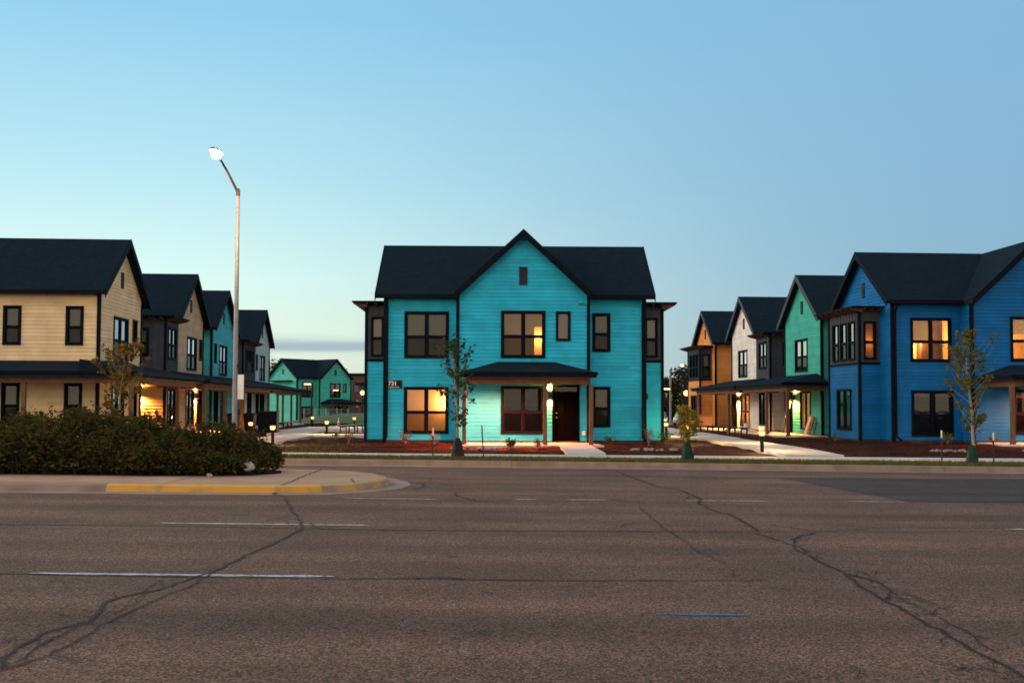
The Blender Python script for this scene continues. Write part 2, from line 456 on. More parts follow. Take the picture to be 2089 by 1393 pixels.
def window(root, wf, w):
    u0, u1, z0, z1 = w['at']; cols = w.get('cols', 1); sash = w.get('sash', True)
    f = MB(); t = .10 if not w.get('thin') else .07
    f.box(u0, u1, -.06, .055, z1 - t, z1, wf); f.box(u0, u1, -.06, .062, z0, z0 + t, wf)
    f.box(u0, u0 + t, -.06, .05, z0 + t, z1 - t, wf); f.box(u1 - t, u1, -.06, .05, z0 + t, z1 - t, wf)
    a, b, c, d = u0 + t, u1 - t, z0 + t, z1 - t
    cw = (b - a) / cols; zm = c + (d - c) * .45
    for i in range(1, cols): f.box(a + cw * i - .05, a + cw * i + .05, -.06, .03, c, d, wf)
    if sash:
        for i in range(cols):
            x0 = a + cw * i + (.05 if i else 0); x1 = a + cw * (i + 1) - (.05 if i < cols - 1 else 0)
            f.box(x0, x1, -.05, .02, zm - .035, zm + .035, wf)
            for s0, s1 in ((c, zm - .035), (zm + .035, d)):
                f.box(x0, x0 + .035, -.05, .01, s0, s1, wf); f.box(x1 - .035, x1, -.05, .01, s0, s1, wf)
                f.box(x0 + .035, x1 - .035, -.05, .008, s0, s0 + .03, wf); f.box(x0 + .035, x1 - .035, -.05, .008, s1 - .03, s1, wf)
    fr = f.build('window', TRIM, root)
    if w.get('label'): fr['label'] = w['label']
    p = MB()
    if sash:
        p.face([wf(a, -.03, zm), wf(b, -.03, zm), wf(b, -.03, d), wf(a, -.03, d)], 0)
        p.face([wf(a, -.02, c), wf(b, -.02, c), wf(b, -.02, zm), wf(a, -.02, zm)], 1)
    else:
        p.face([wf(a, -.03, c), wf(b, -.03, c), wf(b, -.03, d), wf(a, -.03, d)], 0)
    p.build('pane', [GLASS, SCREEN], fr)
    bl = w.get('blind', [(0, 1, 0, 1)])
    if bl:
        for i, (f0, f1, g0, g1) in enumerate(bl):
            m = MB()
            x0, x1 = a - .02 + (b - a + .04) * f0, a - .02 + (b - a + .04) * f1
            y0, y1 = c - .02 + (d - c + .04) * g0, c - .02 + (d - c + .04) * g1
            of = -.11 - .002 * i; m.face([wf(x0, of, y0), wf(x1, of, y0), wf(x1, of, y1), wf(x0, of, y1)])
            m.build('blind', w.get('bmat', BLIND), fr)
    if w.get('lit'):
        L_ = w['lit']
        r = MB(); mg = w.get('margin', .5); ru0, ru1, rz0, rz1, dp = u0 - mg, u1 + mg, z0 - min(.35, mg), z1 + min(.25, mg), w.get('deep', 2.2)
        q = wf
        r.face([q(ru0, -dp, rz0), q(ru1, -dp, rz0), q(ru1, -dp, rz1), q(ru0, -dp, rz1)])
        r.face([q(ru0, -.2, rz0), q(ru0, -dp, rz0), q(ru0, -dp, rz1), q(ru0, -.2, rz1)])
        r.face([q(ru1, -.2, rz0), q(ru1, -.2, rz1), q(ru1, -dp, rz1), q(ru1, -dp, rz0)])
        r.face([q(ru0, -.2, rz0), q(ru1, -.2, rz0), q(ru1, -dp, rz0), q(ru0, -dp, rz0)])
        r.face([q(ru0, -.2, rz1), q(ru0, -dp, rz1), q(ru1, -dp, rz1), q(ru1, -.2, rz1)])
        for (x0, x1, y0, y1) in w.get('things', ()):           # dark furniture against the back wall
            r.box(u0 + (u1 - u0) * x0, u0 + (u1 - u0) * x1, -dp + .02, -dp + .5, z0 + (z1 - z0) * y0, z0 + (z1 - z0) * y1, q, 1)
        r.build('interior', [ROOM, ROOM_D], fr)
        lp = w.get('lamp', (.5, .6, .8))
        light('room_lamp', 'POINT', wf(u0 + (u1 - u0) * lp[0], -dp * lp[1], z0 + (z1 - z0) * lp[2]), L_, w.get('lcol', WARM), fr, .12)
    return fr

def door(root, wf, w):
    u0, u1, z0, z1 = w['at']; t = .09
    f = MB()
    f.box(u0, u1, -.12, .06, z1 - t, z1, wf); f.box(u0, u0 + t, -.12, .055, z0, z1 - t, wf); f.box(u1 - t, u1, -.12, .055, z0, z1 - t, wf)
    zt = min(z0 + 2.06, z1 - t - .25)
    f.box(u0 + t, u1 - t, -.12, .0, zt, zt + .07, wf)
    df = f.build('door', DOORM, root)
    l = MB()
    l.box(u0 + t, u1 - t, -.09, -.045, z0 + .02, zt, wf)
    wd = u1 - u0 - 2 * t
    if not w.get('glazed'):
        for (a, b, c, d) in ((.12, .46, .08, .42), (.54, .88, .08, .42), (.12, .46, .5, .94), (.54, .88, .5, .94)):
            l.box(u0 + t + wd * a, u0 + t + wd * b, -.05, -.035, z0 + (zt - z0) * c, z0 + (zt - z0) * d, wf)
    l.build('door_leaf', DOORM, df)
    p = MB()
    p.face([wf(u0 + t, -.06, zt + .07), wf(u1 - t, -.06, zt + .07), wf(u1 - t, -.06, z1 - t), wf(u0 + t, -.06, z1 - t)])
    if w.get('glazed'): p.face([wf(u0 + t + .12, -.04, z0 + .25), wf(u1 - t - .12, -.04, z0 + .25), wf(u1 - t - .12, -.04, zt - .12), wf(u0 + t + .12, -.04, zt - .12)])
    p.build('transom_pane', GLASS, df)
    k = MB(); hu = u0 + t + .09 if w.get('hinge', 'r') == 'r' else u1 - t - .09
    k.tube([wf(hu, -.045, z0 + 1.0), wf(hu, .01, z0 + 1.0)], .015); k.tube([wf(hu, .01, z0 + 1.0), wf(hu + .0, .03, z0 + 1.0)], [.032, .025], 10)
    k.build('handle', BRASS, df)
    k = MB(); k.tube([wf(hu, -.045, z0 + 1.18), wf(hu, -.02, z0 + 1.18)], .028, 10); k.build('deadbolt', BRASS, df)
    return df

def facade(root, mb, wf, Wd, z0, z1, wins=(), rise=0.0, panel=False):
    ops = [w['at'] for w in wins]
    if panel: panel_wall(mb, wf, Wd, z0, z1, ops)
    else: siding_wall(mb, wf, Wd, z0, z1, ops, rise)
    for w in wins:
        (door if w.get('door') else window)(root, wf, w)

def win(u0, u1, z0, z1, **k):
    d = dict(at=(u0, u1, z0, z1)); d.update(k); return d

def gable_roof(mb, axis, c, half, ze, zr, a0, a1, th=.18):
    T = (lambda p, a, z: (a, c + p, z)) if axis == 'x' else (lambda p, a, z: (c + p, a, z))
    for s in (-1, 1):
        mb.hexa([T(s * half, a0, ze - th), T(s * half, a1, ze - th), T(0, a1, zr - th), T(0, a0, zr - th),
                 T(s * half, a0, ze), T(s * half, a1, ze), T(0, a1, zr), T(0, a0, zr)])
def rake_boards(mb, axis, c, half, ze, zr, a, outw, dp=.30):
    T = (lambda p, q, z: (q, c + p, z)) if axis == 'x' else (lambda p, q, z: (c + p, q, z))
    b = a + outw * .03
    for s in (-1, 1):
        e = .012 * s
        mb.hexa([T(s * half + e, a, ze - dp), T(s * half + e, b, ze - dp), T(0, b, zr - dp), T(0, a, zr - dp),
                 T(s * half + e, a, ze + .02), T(s * half + e, b, ze + .02), T(0, b, zr + .02), T(0, a, zr + .02)])

def corner_board(mb, x, y, z0, z1, w=.13, t=.032):
    mb.box(x - w / 2, x + w / 2, y - w / 2, y + w / 2, z0, z1)

def porch(root, wf, u0, u1, depth, zs=.22, ze=2.95, zt=3.45, inset=1.3, posts=None, post_mat=None, slab=True, ends=(True, True), beam_ends=True):
    r = MB(); i0 = inset if ends[0] else 0; i1 = inset if ends[1] else 0
    P = lambda u, o, z: wf(u, o, z)
    f0, f1 = ze - .20, ze
    # eave box with hipped top
    r.face([P(u0, depth, f0), P(u1, depth, f0), P(u1, depth, f1), P(u0, depth, f1)])
    r.face([P(u0, .0, f0), P(u0, depth, f0), P(u0, depth, f1), P(u0, .0, f1)])
    r.face([P(u1, depth, f0), P(u1, .0, f0), P(u1, .0, f1), P(u1, depth, f1)])
    r.face([P(u0, depth, f1), P(u1, depth, f1), P(u1 - i1, .01, zt), P(u0 + i0, .01, zt)])
    r.face([P(u0, .0, f1), P(u0, depth, f1), P(u0 + i0, .01, zt)])
    r.face([P(u1, depth, f1), P(u1, .0, f1), P(u1 - i1, .01, zt)])
    pr = r.build('porch_roof', SHINGLE, root)
    g = MB()
    g.box(u0 - .05, u1 + .05, depth + .004, depth + .07, ze - .10, ze + .015, wf)
    g.box(u0 - .05, u0 - .004, .05, depth + .004, ze - .10, ze + .015, wf); g.box(u1 + .004, u1 + .05, .05, depth + .004, ze - .10, ze + .015, wf)
    g.build('gutter', TRIM, pr)
    s = MB(); s.face([P(u0 + .01, 0.02, f0 - .004), P(u1 - .01, 0.02, f0 - .004), P(u1 - .01, depth - .01, f0 - .004), P(u0 + .01, depth - .01, f0 - .004)])
    s.build('porch_ceiling', SOFFIT, root)
    b = MB(); po = depth - .38
    b.box(u0 + .25, u1 - .25, po - .08, po + .08, f0 - .24, f0 - .01, wf)
    if beam_ends:
        for uu in (u0 + .33, u1 - .33): b.box(uu - .075, uu + .075, .06, po - .082, f0 - .235, f0 - .012, wf)
    b.build('porch_beam', WOOD, root)
    for uu in (posts if posts is not None else (u0 + .33, u1 - .33)):
        q = MB(); q.box(uu - .075, uu + .075, po - .075, po + .075, zs + .001, f0 - .242, wf)
        q.box(uu - .09, uu + .09, po - .09, po + .09, zs + .0015, zs + .12, wf)
        q.build('porch_post', WOOD_P, root)
    if slab:
        c = MB(); c.box(u0 + .1, u1 - .1, .0, depth - .12, .05, zs, wf)
        c.build('porch_slab', CONC, root)

def sconce(root, wf, u, z, e=30, col_=(1, .33, .06)):
    b = MB()
    b.box(u - .05, u + .05, .02, .09, z - .06, z + .06, wf)
    c = wf(u, .13, z)
    b.lathe([(.055, -.03), (.06, .03)], c, 14)
    for s in (-1, 1):
        b.lathe([(.052, min(s * .03, s * .15)), (.052, max(s * .03, s * .15))], c, 14)
    o = b.build('wall_lamp', METAL_B, root)
    l = MB()
    for s in (-1, 1):
        zz = s * .152
        l.lathe([(.046, min(zz, zz + s * .02)), (.046, max(zz, zz + s * .02))], c, 14)
    l.build('lamp_lens', LENS, o)
    for s in (-1, 1):
        light('wall_lamp_light', 'SPOT', wf(u, .13, z + s * .18), e, col_, o, .04, 174, (0, 0, s), .9)
    return o

def vent(root, wf, u, z0, z1, w=.34):
    b = MB(); b.box(u - w / 2, u + w / 2, .0, .05, z0, z1, wf)
    n = 9
    for i in range(n):
        zz = z0 + .03 + (z1 - z0 - .06) * i / n
        b.box(u - w / 2 + .03, u + w / 2 - .03, .05, .065, zz, zz + .03, wf)
    b.build('gable_vent', VENT, root)

def downspout(root, wf, u, zt, kick=True, zb=.3):
    d = MB()
    pts = [wf(u, .32, zt + .05), wf(u, .28, zt - .05), wf(u, .09, zt - .3), wf(u, .08, zt - .5), wf(u, .08, zb + .25)]
    if kick: pts += [wf(u, .14, zb + .08), wf(u, .55, zb - .02)]
    d.tube(pts, .042, 6); d.build('downspout', TRIM, root)

def side_bay(root, sx, wx, y0, y1, out, wmat, lit=False, lower=True):
    """box bay on an end wall at local x = wx, facing sx"""
    xo = wx + sx * out
    if sx < 0: lf = WF((xo, y1), (0, -1)); sf = WF((xo, y0), (1, 0)); bf = WF((wx, y1), (-1, 0))
    else: lf = WF((xo, y0), (0, 1)); sf = WF((wx, y0), (1, 0)); bf = WF((xo, y1), (-1, 0))
    Wl = y1 - y0
    zb, zm, zt = .25, 3.62, 5.98
    lo = MB(); up = MB()
    for wf_, ww, ws_lo, ws_up in (
            (lf, Wl, [win(Wl * .26, Wl * .74, .62, 2.5, cols=2, sash=False, blind=[(0, .12, 0, 1), (.88, 1, 0, 1), (0, 1, .88, 1)])],
             [win(Wl * (.5 + (i - 1) * .27) - .36, Wl * (.5 + (i - 1) * .27) + .36, 3.78, 5.55, thin=True, bmat=TAN_AS_LIT if lit else BLIND_W, blind=[(0, 1, 0, 1)] if lit else [(0, 1, .45, 1)]) for i in range(3)]),
            (sf, out, [], [win(out * .5 - .28, out * .5 + .28, 3.78, 5.5, thin=True, bmat=TAN_AS_LIT if lit else BLIND_W, **(dict(lit=22, deep=.5, margin=.03, lamp=(.5, .7, .4)) if lit else {}))]),
            (bf, out, [], [])):
        facade(root, lo, wf_, ww, zb, zm, ws_lo if lower else [])
        facade(root, up, wf_, ww, zm, zt, ws_up, panel=True)
    b = lo.build('bay_wall', wmat, root)
    u = up.build('bay_panel', PANEL, root)
    for x, y in ((xo, y0), (xo, y1)):
        t = MB(); t.box(x - .06, x + .06, y - .06, y + .06, .2, zt); t.build('corner_trim', TRIM, b)
    t = MB()
    xa, xb = (xo - .03, wx) if sx < 0 else (wx, xo + .03)
    t.box(xa + .002, xb - .002, y0 - .03, y1 + .03, zm - .06, zm + .06)
    t.build('band_trim', TRIM, b)
    fd = MB(); fd.box(min(xo, wx) + .02, max(xo, wx) - .001, y0 + .02, y1 - .02, -.3, zb); fd.build('foundation', FOUND, root)
    # canopy: flat top, soffit rising outward, with rafter tails
    k = MB(); ov = .55
    X0, X1 = (xo - ov, wx) if sx < 0 else (wx, xo + ov)
    k.hexa([(X0, y0 - ov, 6.06), (X1, y0 - ov, 6.06), (X1, y1 + ov, 6.06), (X0, y1 + ov, 6.06), (X0, y0 - ov, 6.13), (X1, y0 - ov, 6.13), (X1, y1 + ov, 6.13), (X0, y1 + ov, 6.13)])
    cn = k.build('bay_canopy', TRIM, root)
    n = 8
    for i in range(n):
        rf = MB()
        y = y0 - .3 + (Wl + .6) * i / (n - 1)
        a, bq = xo - sx * .05, xo + sx * (ov - .04)
        rf.hexa([(a, y - .025, 5.86), (bq, y - .025, 6.0), (bq, y + .025, 6.0), (a, y + .025, 5.86), (a, y - .025, 6.058), (bq, y - .025, 6.058), (bq, y + .025, 6.058), (a, y + .025, 6.058)]); rf.build('rafter_tail', WOOD, cn)
    for i in range(3):
        rf = MB()
        x = wx + sx * (out * (.15 + .38 * i))
        rf.hexa([(x - .025, y0 + .05, 5.86), (x + .025, y0 + .05, 5.86), (x + .025, y0 - ov + .04, 6.0), (x - .025, y0 - ov + .04, 6.0), (x - .025, y0 + .05, 6.058), (x + .025, y0 + .05, 6.058), (x + .025, y0 - ov + .04, 6.058), (x - .025, y0 - ov + .04, 6.058)]); rf.build('rafter_tail', WOOD, cn)

def corner_house(loc, rz, wmat, label, wins_l, wins_g, wins_r, bays=(1, 1), sign=False, e_sconce=30, name='corner_house', porch_post=True, group=None, bay_lit=False, Wd=10.86):
    root = empty(name, loc, rz); tag(root, label, 'house', group)
    D, gx0, gx1, pj = 5.9, 3.06, 8.42, .9
    ze, zr, oh = 6.30, 8.86, .38
    zb = .26
    w = MB()
    facade(root, w, WF((0, 0), (1, 0)), gx0, zb, 6.16, wins_l)
    facade(root, w, WF((gx1, 0), (1, 0)), Wd - gx1, zb, 6.16, wins_r)
    fg_half = (gx1 - gx0) / 2 + .12; fze = 6.27; fp = (zr - fze) / fg_half
    zg = fze + fp * .12 - .19
    GW = WF((gx0, -pj), (1, 0))
    facade(root, w, GW, gx1 - gx0, zb, zg, wins_g, rise=fp * (gx1 - gx0) / 2)
    siding_wall(w, WF((gx0, 0), (0, -1)), pj, zb, 6.2); siding_wall(w, WF((gx1, -pj), (0, 1)), pj, zb, 6.2)
    p = (zr - ze) / (D / 2 + oh); ze2 = ze + p * oh - .19
    siding_wall(w, WF((0, D), (0, -1)), D, zb, ze2, rise=p * D / 2)
    siding_wall(w, WF((Wd, 0), (0, 1)), D, zb, ze2, rise=p * D / 2)
    w.face([(Wd, D, 0), (0, D, 0), (0, D, 6.2), (Wd, D, 6.2)])
    w.build('wall', wmat, root)
    r = MB()
    gable_roof(r, 'x', D / 2, D / 2 + oh, ze, zr, -oh, Wd + oh)
    gable_roof(r, 'y', (gx0 + gx1) / 2, fg_half, fze, zr + .01, -pj - .38, D / 2)
    ro = r.build('roof', SHINGLE, root)
    for a, s in ((-oh, -1), (Wd + oh, 1)):
        t = MB(); rake_boards(t, 'x', D / 2, D / 2 + oh, ze, zr, a, s); t.build('rake_trim', TRIM, ro)
    t = MB(); rake_boards(t, 'y', (gx0 + gx1) / 2, fg_half, fze, zr + .01, -pj - .38, -1); t.build('rake_trim', TRIM, ro)
    g = MB()
    for a, b in ((-oh, gx0 - .14), (gx1 + .14, Wd + oh)):
        g = MB(); g.box(a + .01, b, -oh - .13, -oh + .02, ze - .17, ze - .01)
        g.box(a + .02, b, -oh + .021, .0, 6.165, 6.19); g.build('gutter', TRIM, ro)
    for x, y in ((0, 0), (Wd, 0), (gx0, -pj), (gx1, -pj)):
        c = MB(); c.box(x - .065, x + .065, y - .065, y + .065, .2, 6.2); c.build('corner_trim', TRIM, root)
    f = MB(); f.box(.02, Wd - .02, .02, D - .02, -.3, zb); f.box(gx0 + .02, gx1 - .02, -pj + .02, .018, -.3, zb - .002)
    f.build('foundation', FOUND, root)
    vent(root, GW, (gx1 - gx0) / 2, 6.64, 7.38)
    for wf_, u in ((WF((0, D), (0, -1)), D / 2), (WF((Wd, 0), (0, 1)), D / 2)): vent(root, wf_, u, 6.72, 7.42, .3)
    F = WF((0, 0), (1, 0))
    downspout(root, F, .10, 6.1); downspout(root, F, Wd - .10, 6.1)
    if bays[0]: side_bay(root, -1, 0, 1.25, 4.75, .95, wmat, bay_lit)
    if bays[1]: side_bay(root, 1, Wd, 1.25, 4.75, .95, wmat, bay_lit)
    PW = WF((gx0, -pj), (1, 0))
    porch(root, PW, .18, 5.42, 2.75, zs=.2, ze=2.97, zt=3.48, inset=1.45, posts=(.36, 3.47, 5.24), slab=False)
    if e_sconce: sconce(root, PW, 3.78, 2.12, e_sconce)
    fx = MB(); fx.lathe([(.11, -.05), (.12, .03), (.06, .07)], GW(5.05, .08, 5.92), 14); fx.box(4.98, 5.3, .0, .06, 5.86, 5.99, GW)
    fx.build('alarm_fixture', wmat, root)
    return root, PW

def row_house(side, Y0, d, wmat, label, gable_wins, front_wins=(), Lx=9.0, bay=None, bay_front_lamp=None, sconces=(), porches=(), vents=True, lens_e=30, group=None, bay_low=()):
    rz = rad(3.4)
    X0 = -14.37 - .06 * Y0 if side == 'L' else 19.06 - .06 * Y0
    root = empty('row_house', (X0, Y0, 0), rz); tag(root, label, 'house', group)
    s = -1 if side == 'L' else 1                     # the house stretches to s * x
    ze, zr, oh, zb = 6.30, 8.86, .35, .26
    p = (zr - ze) / (d / 2 + .38); zg = ze + p * .38 - .19
    if side == 'L':
        G = WF((0, 0), (0, 1)); cv = lambda w: w
        F = WF((-Lx, 0), (1, 0))
    else:
        G = WF((0, d), (0, -1))
        def cv(w):
            w = dict(w); a, b, c, e = w['at']; w['at'] = (d - b, d - a, c, e); return w
        F = WF((0, 0), (1, 0))
    w = MB()
    facade(root, w, G, d, zb, zg, [cv(x) for x in gable_wins], rise=p * d / 2)
    facade(root, w, F, Lx, zb, 6.16, front_wins)
    xe = s * Lx
    w.face([(xe, 0, 0), (xe, d, 0), (xe, d, zg), (xe, d / 2, zr - .2), (xe, 0, zg)])
    w.face([(0, d, 0), (xe, d, 0), (xe, d, 6.2), (0, d, 6.2)])
    w.build('wall', wmat, root)
    r = MB(); a0, a1 = sorted((-s * oh, xe))
    gable_roof(r, 'x', d / 2, d / 2 + .38, ze, zr, a0, a1)
    ro = r.build('roof', SHINGLE, root)
    t = MB(); rake_boards(t, 'x', d / 2, d / 2 + .38, ze, zr, -s * oh, -s); t.build('rake_trim', TRIM if side == 'L' else PANEL, ro)
    g = MB(); g.box(a0 + .01, a1, -.38 - .13, -.36, ze - .17, ze - .01); g.box(a0 + .02, a1, -.359, 0, 6.165, 6.19)
    g.build('gutter', TRIM, ro)
    for y in (0, d):
        c = MB(); c.box(-.065, .065, y - .065, y + .065, .2, 6.25); c.build('corner_trim', TRIM, root)
    f = MB(); f.box(min(0, xe) + .02, max(0, xe) - .02, .02, d - .02, -.5, zb); f.build('foundation', FOUND, root)
    if vents: vent(root, G, d / 2, 6.72, 7.42, .3)
    if bay:                                           # box bay in the gap in front of the gable, over the porch
        y0, dx_, ncol = bay; pr = .12
        xa, xb = (pr, -dx_) if side == 'L' else (-pr, dx_)
        if side == 'L': lf = WF((xa, y0), (0, 1)); sf = WF((xb, y0), (1, 0))
        else: lf = WF((xa, -.08), (0, -1)); sf = WF((xa, y0), (1, 0))
        Wl = -y0 - .08
        up = MB(); lo = MB()
        cw = .62 * ncol + .3
        facade(root, up, lf, Wl, 3.25, 5.98, [win(Wl / 2 - cw / 2, Wl / 2 + cw / 2, 3.95, 5.6, cols=ncol, bmat=BLIND_W, blind=[(0, 1, .45, 1)])], panel=True)
        facade(root, up, sf, abs(xa - xb), 3.25, 5.98, [win(abs(xa - xb) / 2 - .4, abs(xa - xb) / 2 + .4, 4.1, 5.5)], panel=True)
        facade(root, lo, lf, Wl, zb, 3.25, [win(Wl / 2 - .75, Wl / 2 + .75, .55, 2.5, cols=2, blind=[(0, 1, .8, 1)])] if not bay_low else list(bay_low))
        facade(root, lo, sf, abs(xa - xb), zb, 3.25, [])
        up.build('bay_panel', PANEL, root); b = lo.build('bay_wall', wmat, root)
        tt = MB(); tt.box(xa - .06, xa + .06, y0 - .06, y0 + .06, .2, 5.98); tt.build('corner_trim', TRIM, b)
        k = MB(); X = sorted((xa - s * .55, xb)); k.box(X[0], X[1], y0 - .5, -.02, 6.02, 6.10); cn = k.build('bay_canopy', TRIM, root)
        for i in range(5):
            rf = MB()
            x = xa + (xb - xa) * (.06 + .22 * i)
            rf.hexa([(x - .03, y0 + .03, 5.84), (x + .03, y0 + .03, 5.84), (x + .03, y0 - .46, 5.95), (x - .03, y0 - .46, 5.95), (x - .03, y0 + .03, 6.018), (x + .03, y0 + .03, 6.018), (x + .03, y0 - .46, 6.018), (x - .03, y0 - .46, 6.018)]); rf.build('rafter_tail', WOOD, cn)
        for i in range(4):
            rf = MB()
            y = y0 + Wl * (.1 + .27 * i); a, e = xa, xa - s * .5
            rf.hexa([(a, y - .03, 5.84), (a, y + .03, 5.84), (e, y + .03, 5.95), (e, y - .03, 5.95), (a, y - .03, 6.018), (a, y + .03, 6.018), (e, y + .03, 6.018), (e, y - .03, 6.018)]); rf.build('rafter_tail', WOOD, cn)
        rx = sorted((0.0, s * 3.6)); gy = bay[0] - 3.4
        pr_ = MB(); pr_.box(rx[0], rx[1], gy, y0 - .01, 2.74, 2.96); pr_.build('porch_roof', SHINGLE, root)
        if bay_front_lamp is not None: sconce(root, sf, bay_front_lamp, 2.3, lens_e)
    for y, e in sconces: sconce(root, G, y if side == 'L' else d - y, 2.2, e)
    for (ya, yb, dep, kw) in porches:
        wfp = WF((0, 0), (0, 1)) if side == 'L' else WF((0, yb + ya), (0, -1))
        porch(root, wfp, ya, yb, dep, **kw)
    return root, G, F

def porch_lamp(root, wf, u, off, e, col_):
    b = MB(); b.lathe([(.09, -.03), (.10, .0)], wf(u, off, 2.765), 14); o = b.build('ceiling_light', METAL_B, root)
    b = MB(); b.lathe([(.075, -.012), (.075, -.004)], wf(u, off, 2.734), 14); b.build('lamp_lens', LENS, o)
    light('porch_ceiling_lamp', 'SPOT', wf(u, off, 2.70), e, col_, o, .07, 162, (0, 0, -1), .5)

# ------------------------------------------------------------------ ground, road, kerbs, paths
def ground_mat():
    m = bpy.data.materials.new('dry_lawn'); m.use_nodes = True
    N, L = m.node_tree.nodes, m.node_tree.links; p = N['Principled BSDF']; p.inputs['Roughness'].default_value = .95
    t = N.new('ShaderNodeTexCoord')
    a = N.new('ShaderNodeTexNoise'); a.inputs['Scale'].default_value = .25; a.inputs['Detail'].default_value = 8
    L.new(t.outputs['Object'], a.inputs['Vector'])
    L.new(ramp_node(N, L, a.outputs[0], [(.3, (.035, .040, .012)), (.55, (.055, .06, .018)), (.75, (.09, .07, .028))]), p.inputs['Base Color'])
    return m
def mulch_mat():
    m = bpy.data.materials.new('bark_mulch'); m.use_nodes = True
    N, L = m.node_tree.nodes, m.node_tree.links; p = N['Principled BSDF']; p.inputs['Roughness'].default_value = .95
    t = N.new('ShaderNodeTexCoord')
    p.inputs['Specular IOR Level'].default_value = .05; a = N.new('ShaderNodeTexNoise'); a.inputs['Scale'].default_value = .9; a.inputs['Detail'].default_value = 6
    v = N.new('ShaderNodeTexVoronoi'); v.inputs['Scale'].default_value = 13
    L.new(t.outputs['Object'], a.inputs['Vector']); L.new(t.outputs['Object'], v.inputs['Vector'])
    g = N.new('ShaderNodeRGBToBW'); L.new(v.outputs['Color'], g.inputs[0])
    c1 = ramp_node(N, L, g.outputs[0], [(.15, (.013, .0055, .0035)), (.55, (.041, .0135, .008)), (.85, (.088, .031, .018))])
    c2 = ramp_node(N, L, a.outputs[0], [(.35, (.55, .55, .55)), (.65, (1.1, 1.05, 1))])
    L.new(mix_node(N, L, 1.0, c1, c2, 'MULTIPLY'), p.inputs['Base Color'])
    b = N.new('ShaderNodeBump'); b.inputs['Strength'].default_value = .9; b.inputs['Distance'].default_value = .05
    L.new(v.outputs['Distance'], b.inputs['Height']); L.new(b.outputs[0], p.inputs['Normal'])
    return m
def asphalt(name, c0, c1, c2):
    m = bpy.data.materials.new(name); m.use_nodes = True
    N, L = m.node_tree.nodes, m.node_tree.links; p = N['Principled BSDF']; p.inputs['Roughness'].default_value = .93; p.inputs['Specular IOR Level'].default_value = .22
    t = N.new('ShaderNodeTexCoord')
    fine = N.new('ShaderNodeTexVoronoi'); fine.inputs['Scale'].default_value = 75
    mid = N.new('ShaderNodeTexNoise'); mid.inputs['Scale'].default_value = 42; mid.inputs['Detail'].default_value = 5; mid.inputs['Roughness'].default_value = .75
    big = N.new('ShaderNodeTexNoise'); big.inputs['Scale'].default_value = .55; big.inputs['Detail'].default_value = 7
    mp = N.new('ShaderNodeMapping'); mp.inputs['Scale'].default_value = (.12, 1.0, 1)
    st = N.new('ShaderNodeTexNoise'); st.inputs['Scale'].default_value = 1.1; st.inputs['Detail'].default_value = 4
    for n in (fine, mid, big): L.new(t.outputs['Object'], n.inputs['Vector'])
    L.new(t.outputs['Object'], mp.inputs[0]); L.new(mp.outputs[0], st.inputs['Vector'])
    g = N.new('ShaderNodeRGBToBW'); L.new(fine.outputs['Color'], g.inputs[0])
    k = math_node(N, L, 'ADD', math_node(N, L, 'MULTIPLY', g.outputs[0], .5), math_node(N, L, 'MULTIPLY', mid.outputs[0], .6))
    base = ramp_node(N, L, k, [(.36, c0), (.55, c1), (.76, c2)])
    sh = ramp_node(N, L, big.outputs[0], [(.3, (.80, .79, .78)), (.7, (1.15, 1.15, 1.15))])
    s2 = ramp_node(N, L, st.outputs[0], [(.3, (.76, .76, .78)), (.7, (1.14, 1.13, 1.12))])
    c = mix_node(N, L, 1.0, mix_node(N, L, 1.0, base, sh, 'MULTIPLY'), s2, 'MULTIPLY')
    # polished wheel tracks and a faint oily strip down the middle of every lane (lanes run along x, 4.15 m wide)
    xyz = N.new('ShaderNodeSeparateXYZ'); L.new(t.outputs['Object'], xyz.inputs[0])
    lane = math_node(N, L, 'FRACT', math_node(N, L, 'DIVIDE', math_node(N, L, 'SUBTRACT', math_node(N, L, 'ADD', xyz.outputs[1], math_node(N, L, 'MULTIPLY', st.outputs[0], .5)), 10.1), 4.15))
    trk = ramp_node(N, L, lane, [(0, (.97, .97, .97)), (.18, (1.0, 1.0, 1.0)), (.28, (1.13, 1.13, 1.13)), (.38, (1.0, 1.0, 1.0)), (.5, (.84, .84, .85)), (.62, (1.0, 1.0, 1.0)), (.72, (1.13, 1.13, 1.13)), (.82, (1.0, 1.0, 1.0)), (1, (.97, .97, .97))])
    c = mix_node(N, L, 1.0, c, trk, 'MULTIPLY')
    spot = N.new('ShaderNodeTexNoise'); spot.inputs['Scale'].default_value = 2.6; spot.inputs['Detail'].default_value = 6; L.new(t.outputs['Object'], spot.inputs['Vector'])
    c = mix_node(N, L, 1.0, c, ramp_node(N, L, spot.outputs[0], [(.27, (.62, .62, .64)), (.36, (1, 1, 1))]), 'MULTIPLY')
    L.new(c, p.inputs['Base Color'])
    b = N.new('ShaderNodeBump'); b.inputs['Strength'].default_value = .55; b.inputs['Distance'].default_value = .012
    L.new(k, b.inputs['Height']); L.new(b.outputs[0], p.inputs['Normal'])
    return m
LAWN = ground_mat(); MULCH = mulch_mat()
ASPH = asphalt('asphalt_old', (.036, .021, .0155), (.108, .064, .045), (.25, .155, .112))
ASPH_N = asphalt('asphalt_new', (.022, .018, .019), (.047, .039, .040), (.085, .072, .072))
TAR = mat('crack_tar', (.012, .010, .010), .75, c2=(.022, .019, .018), scale=9, spec=.2)
PAINT = mat('road_paint_worn', (.40, .39, .38), .8, c2=(.15, .12, .10), scale=14, detail=10, lo=.46, hi=.66)
PAINT_B = mat('survey_paint_blue', (.008, .14, .25), .8, c2=(.04, .085, .11), scale=9, detail=8, lo=.5, hi=.68)

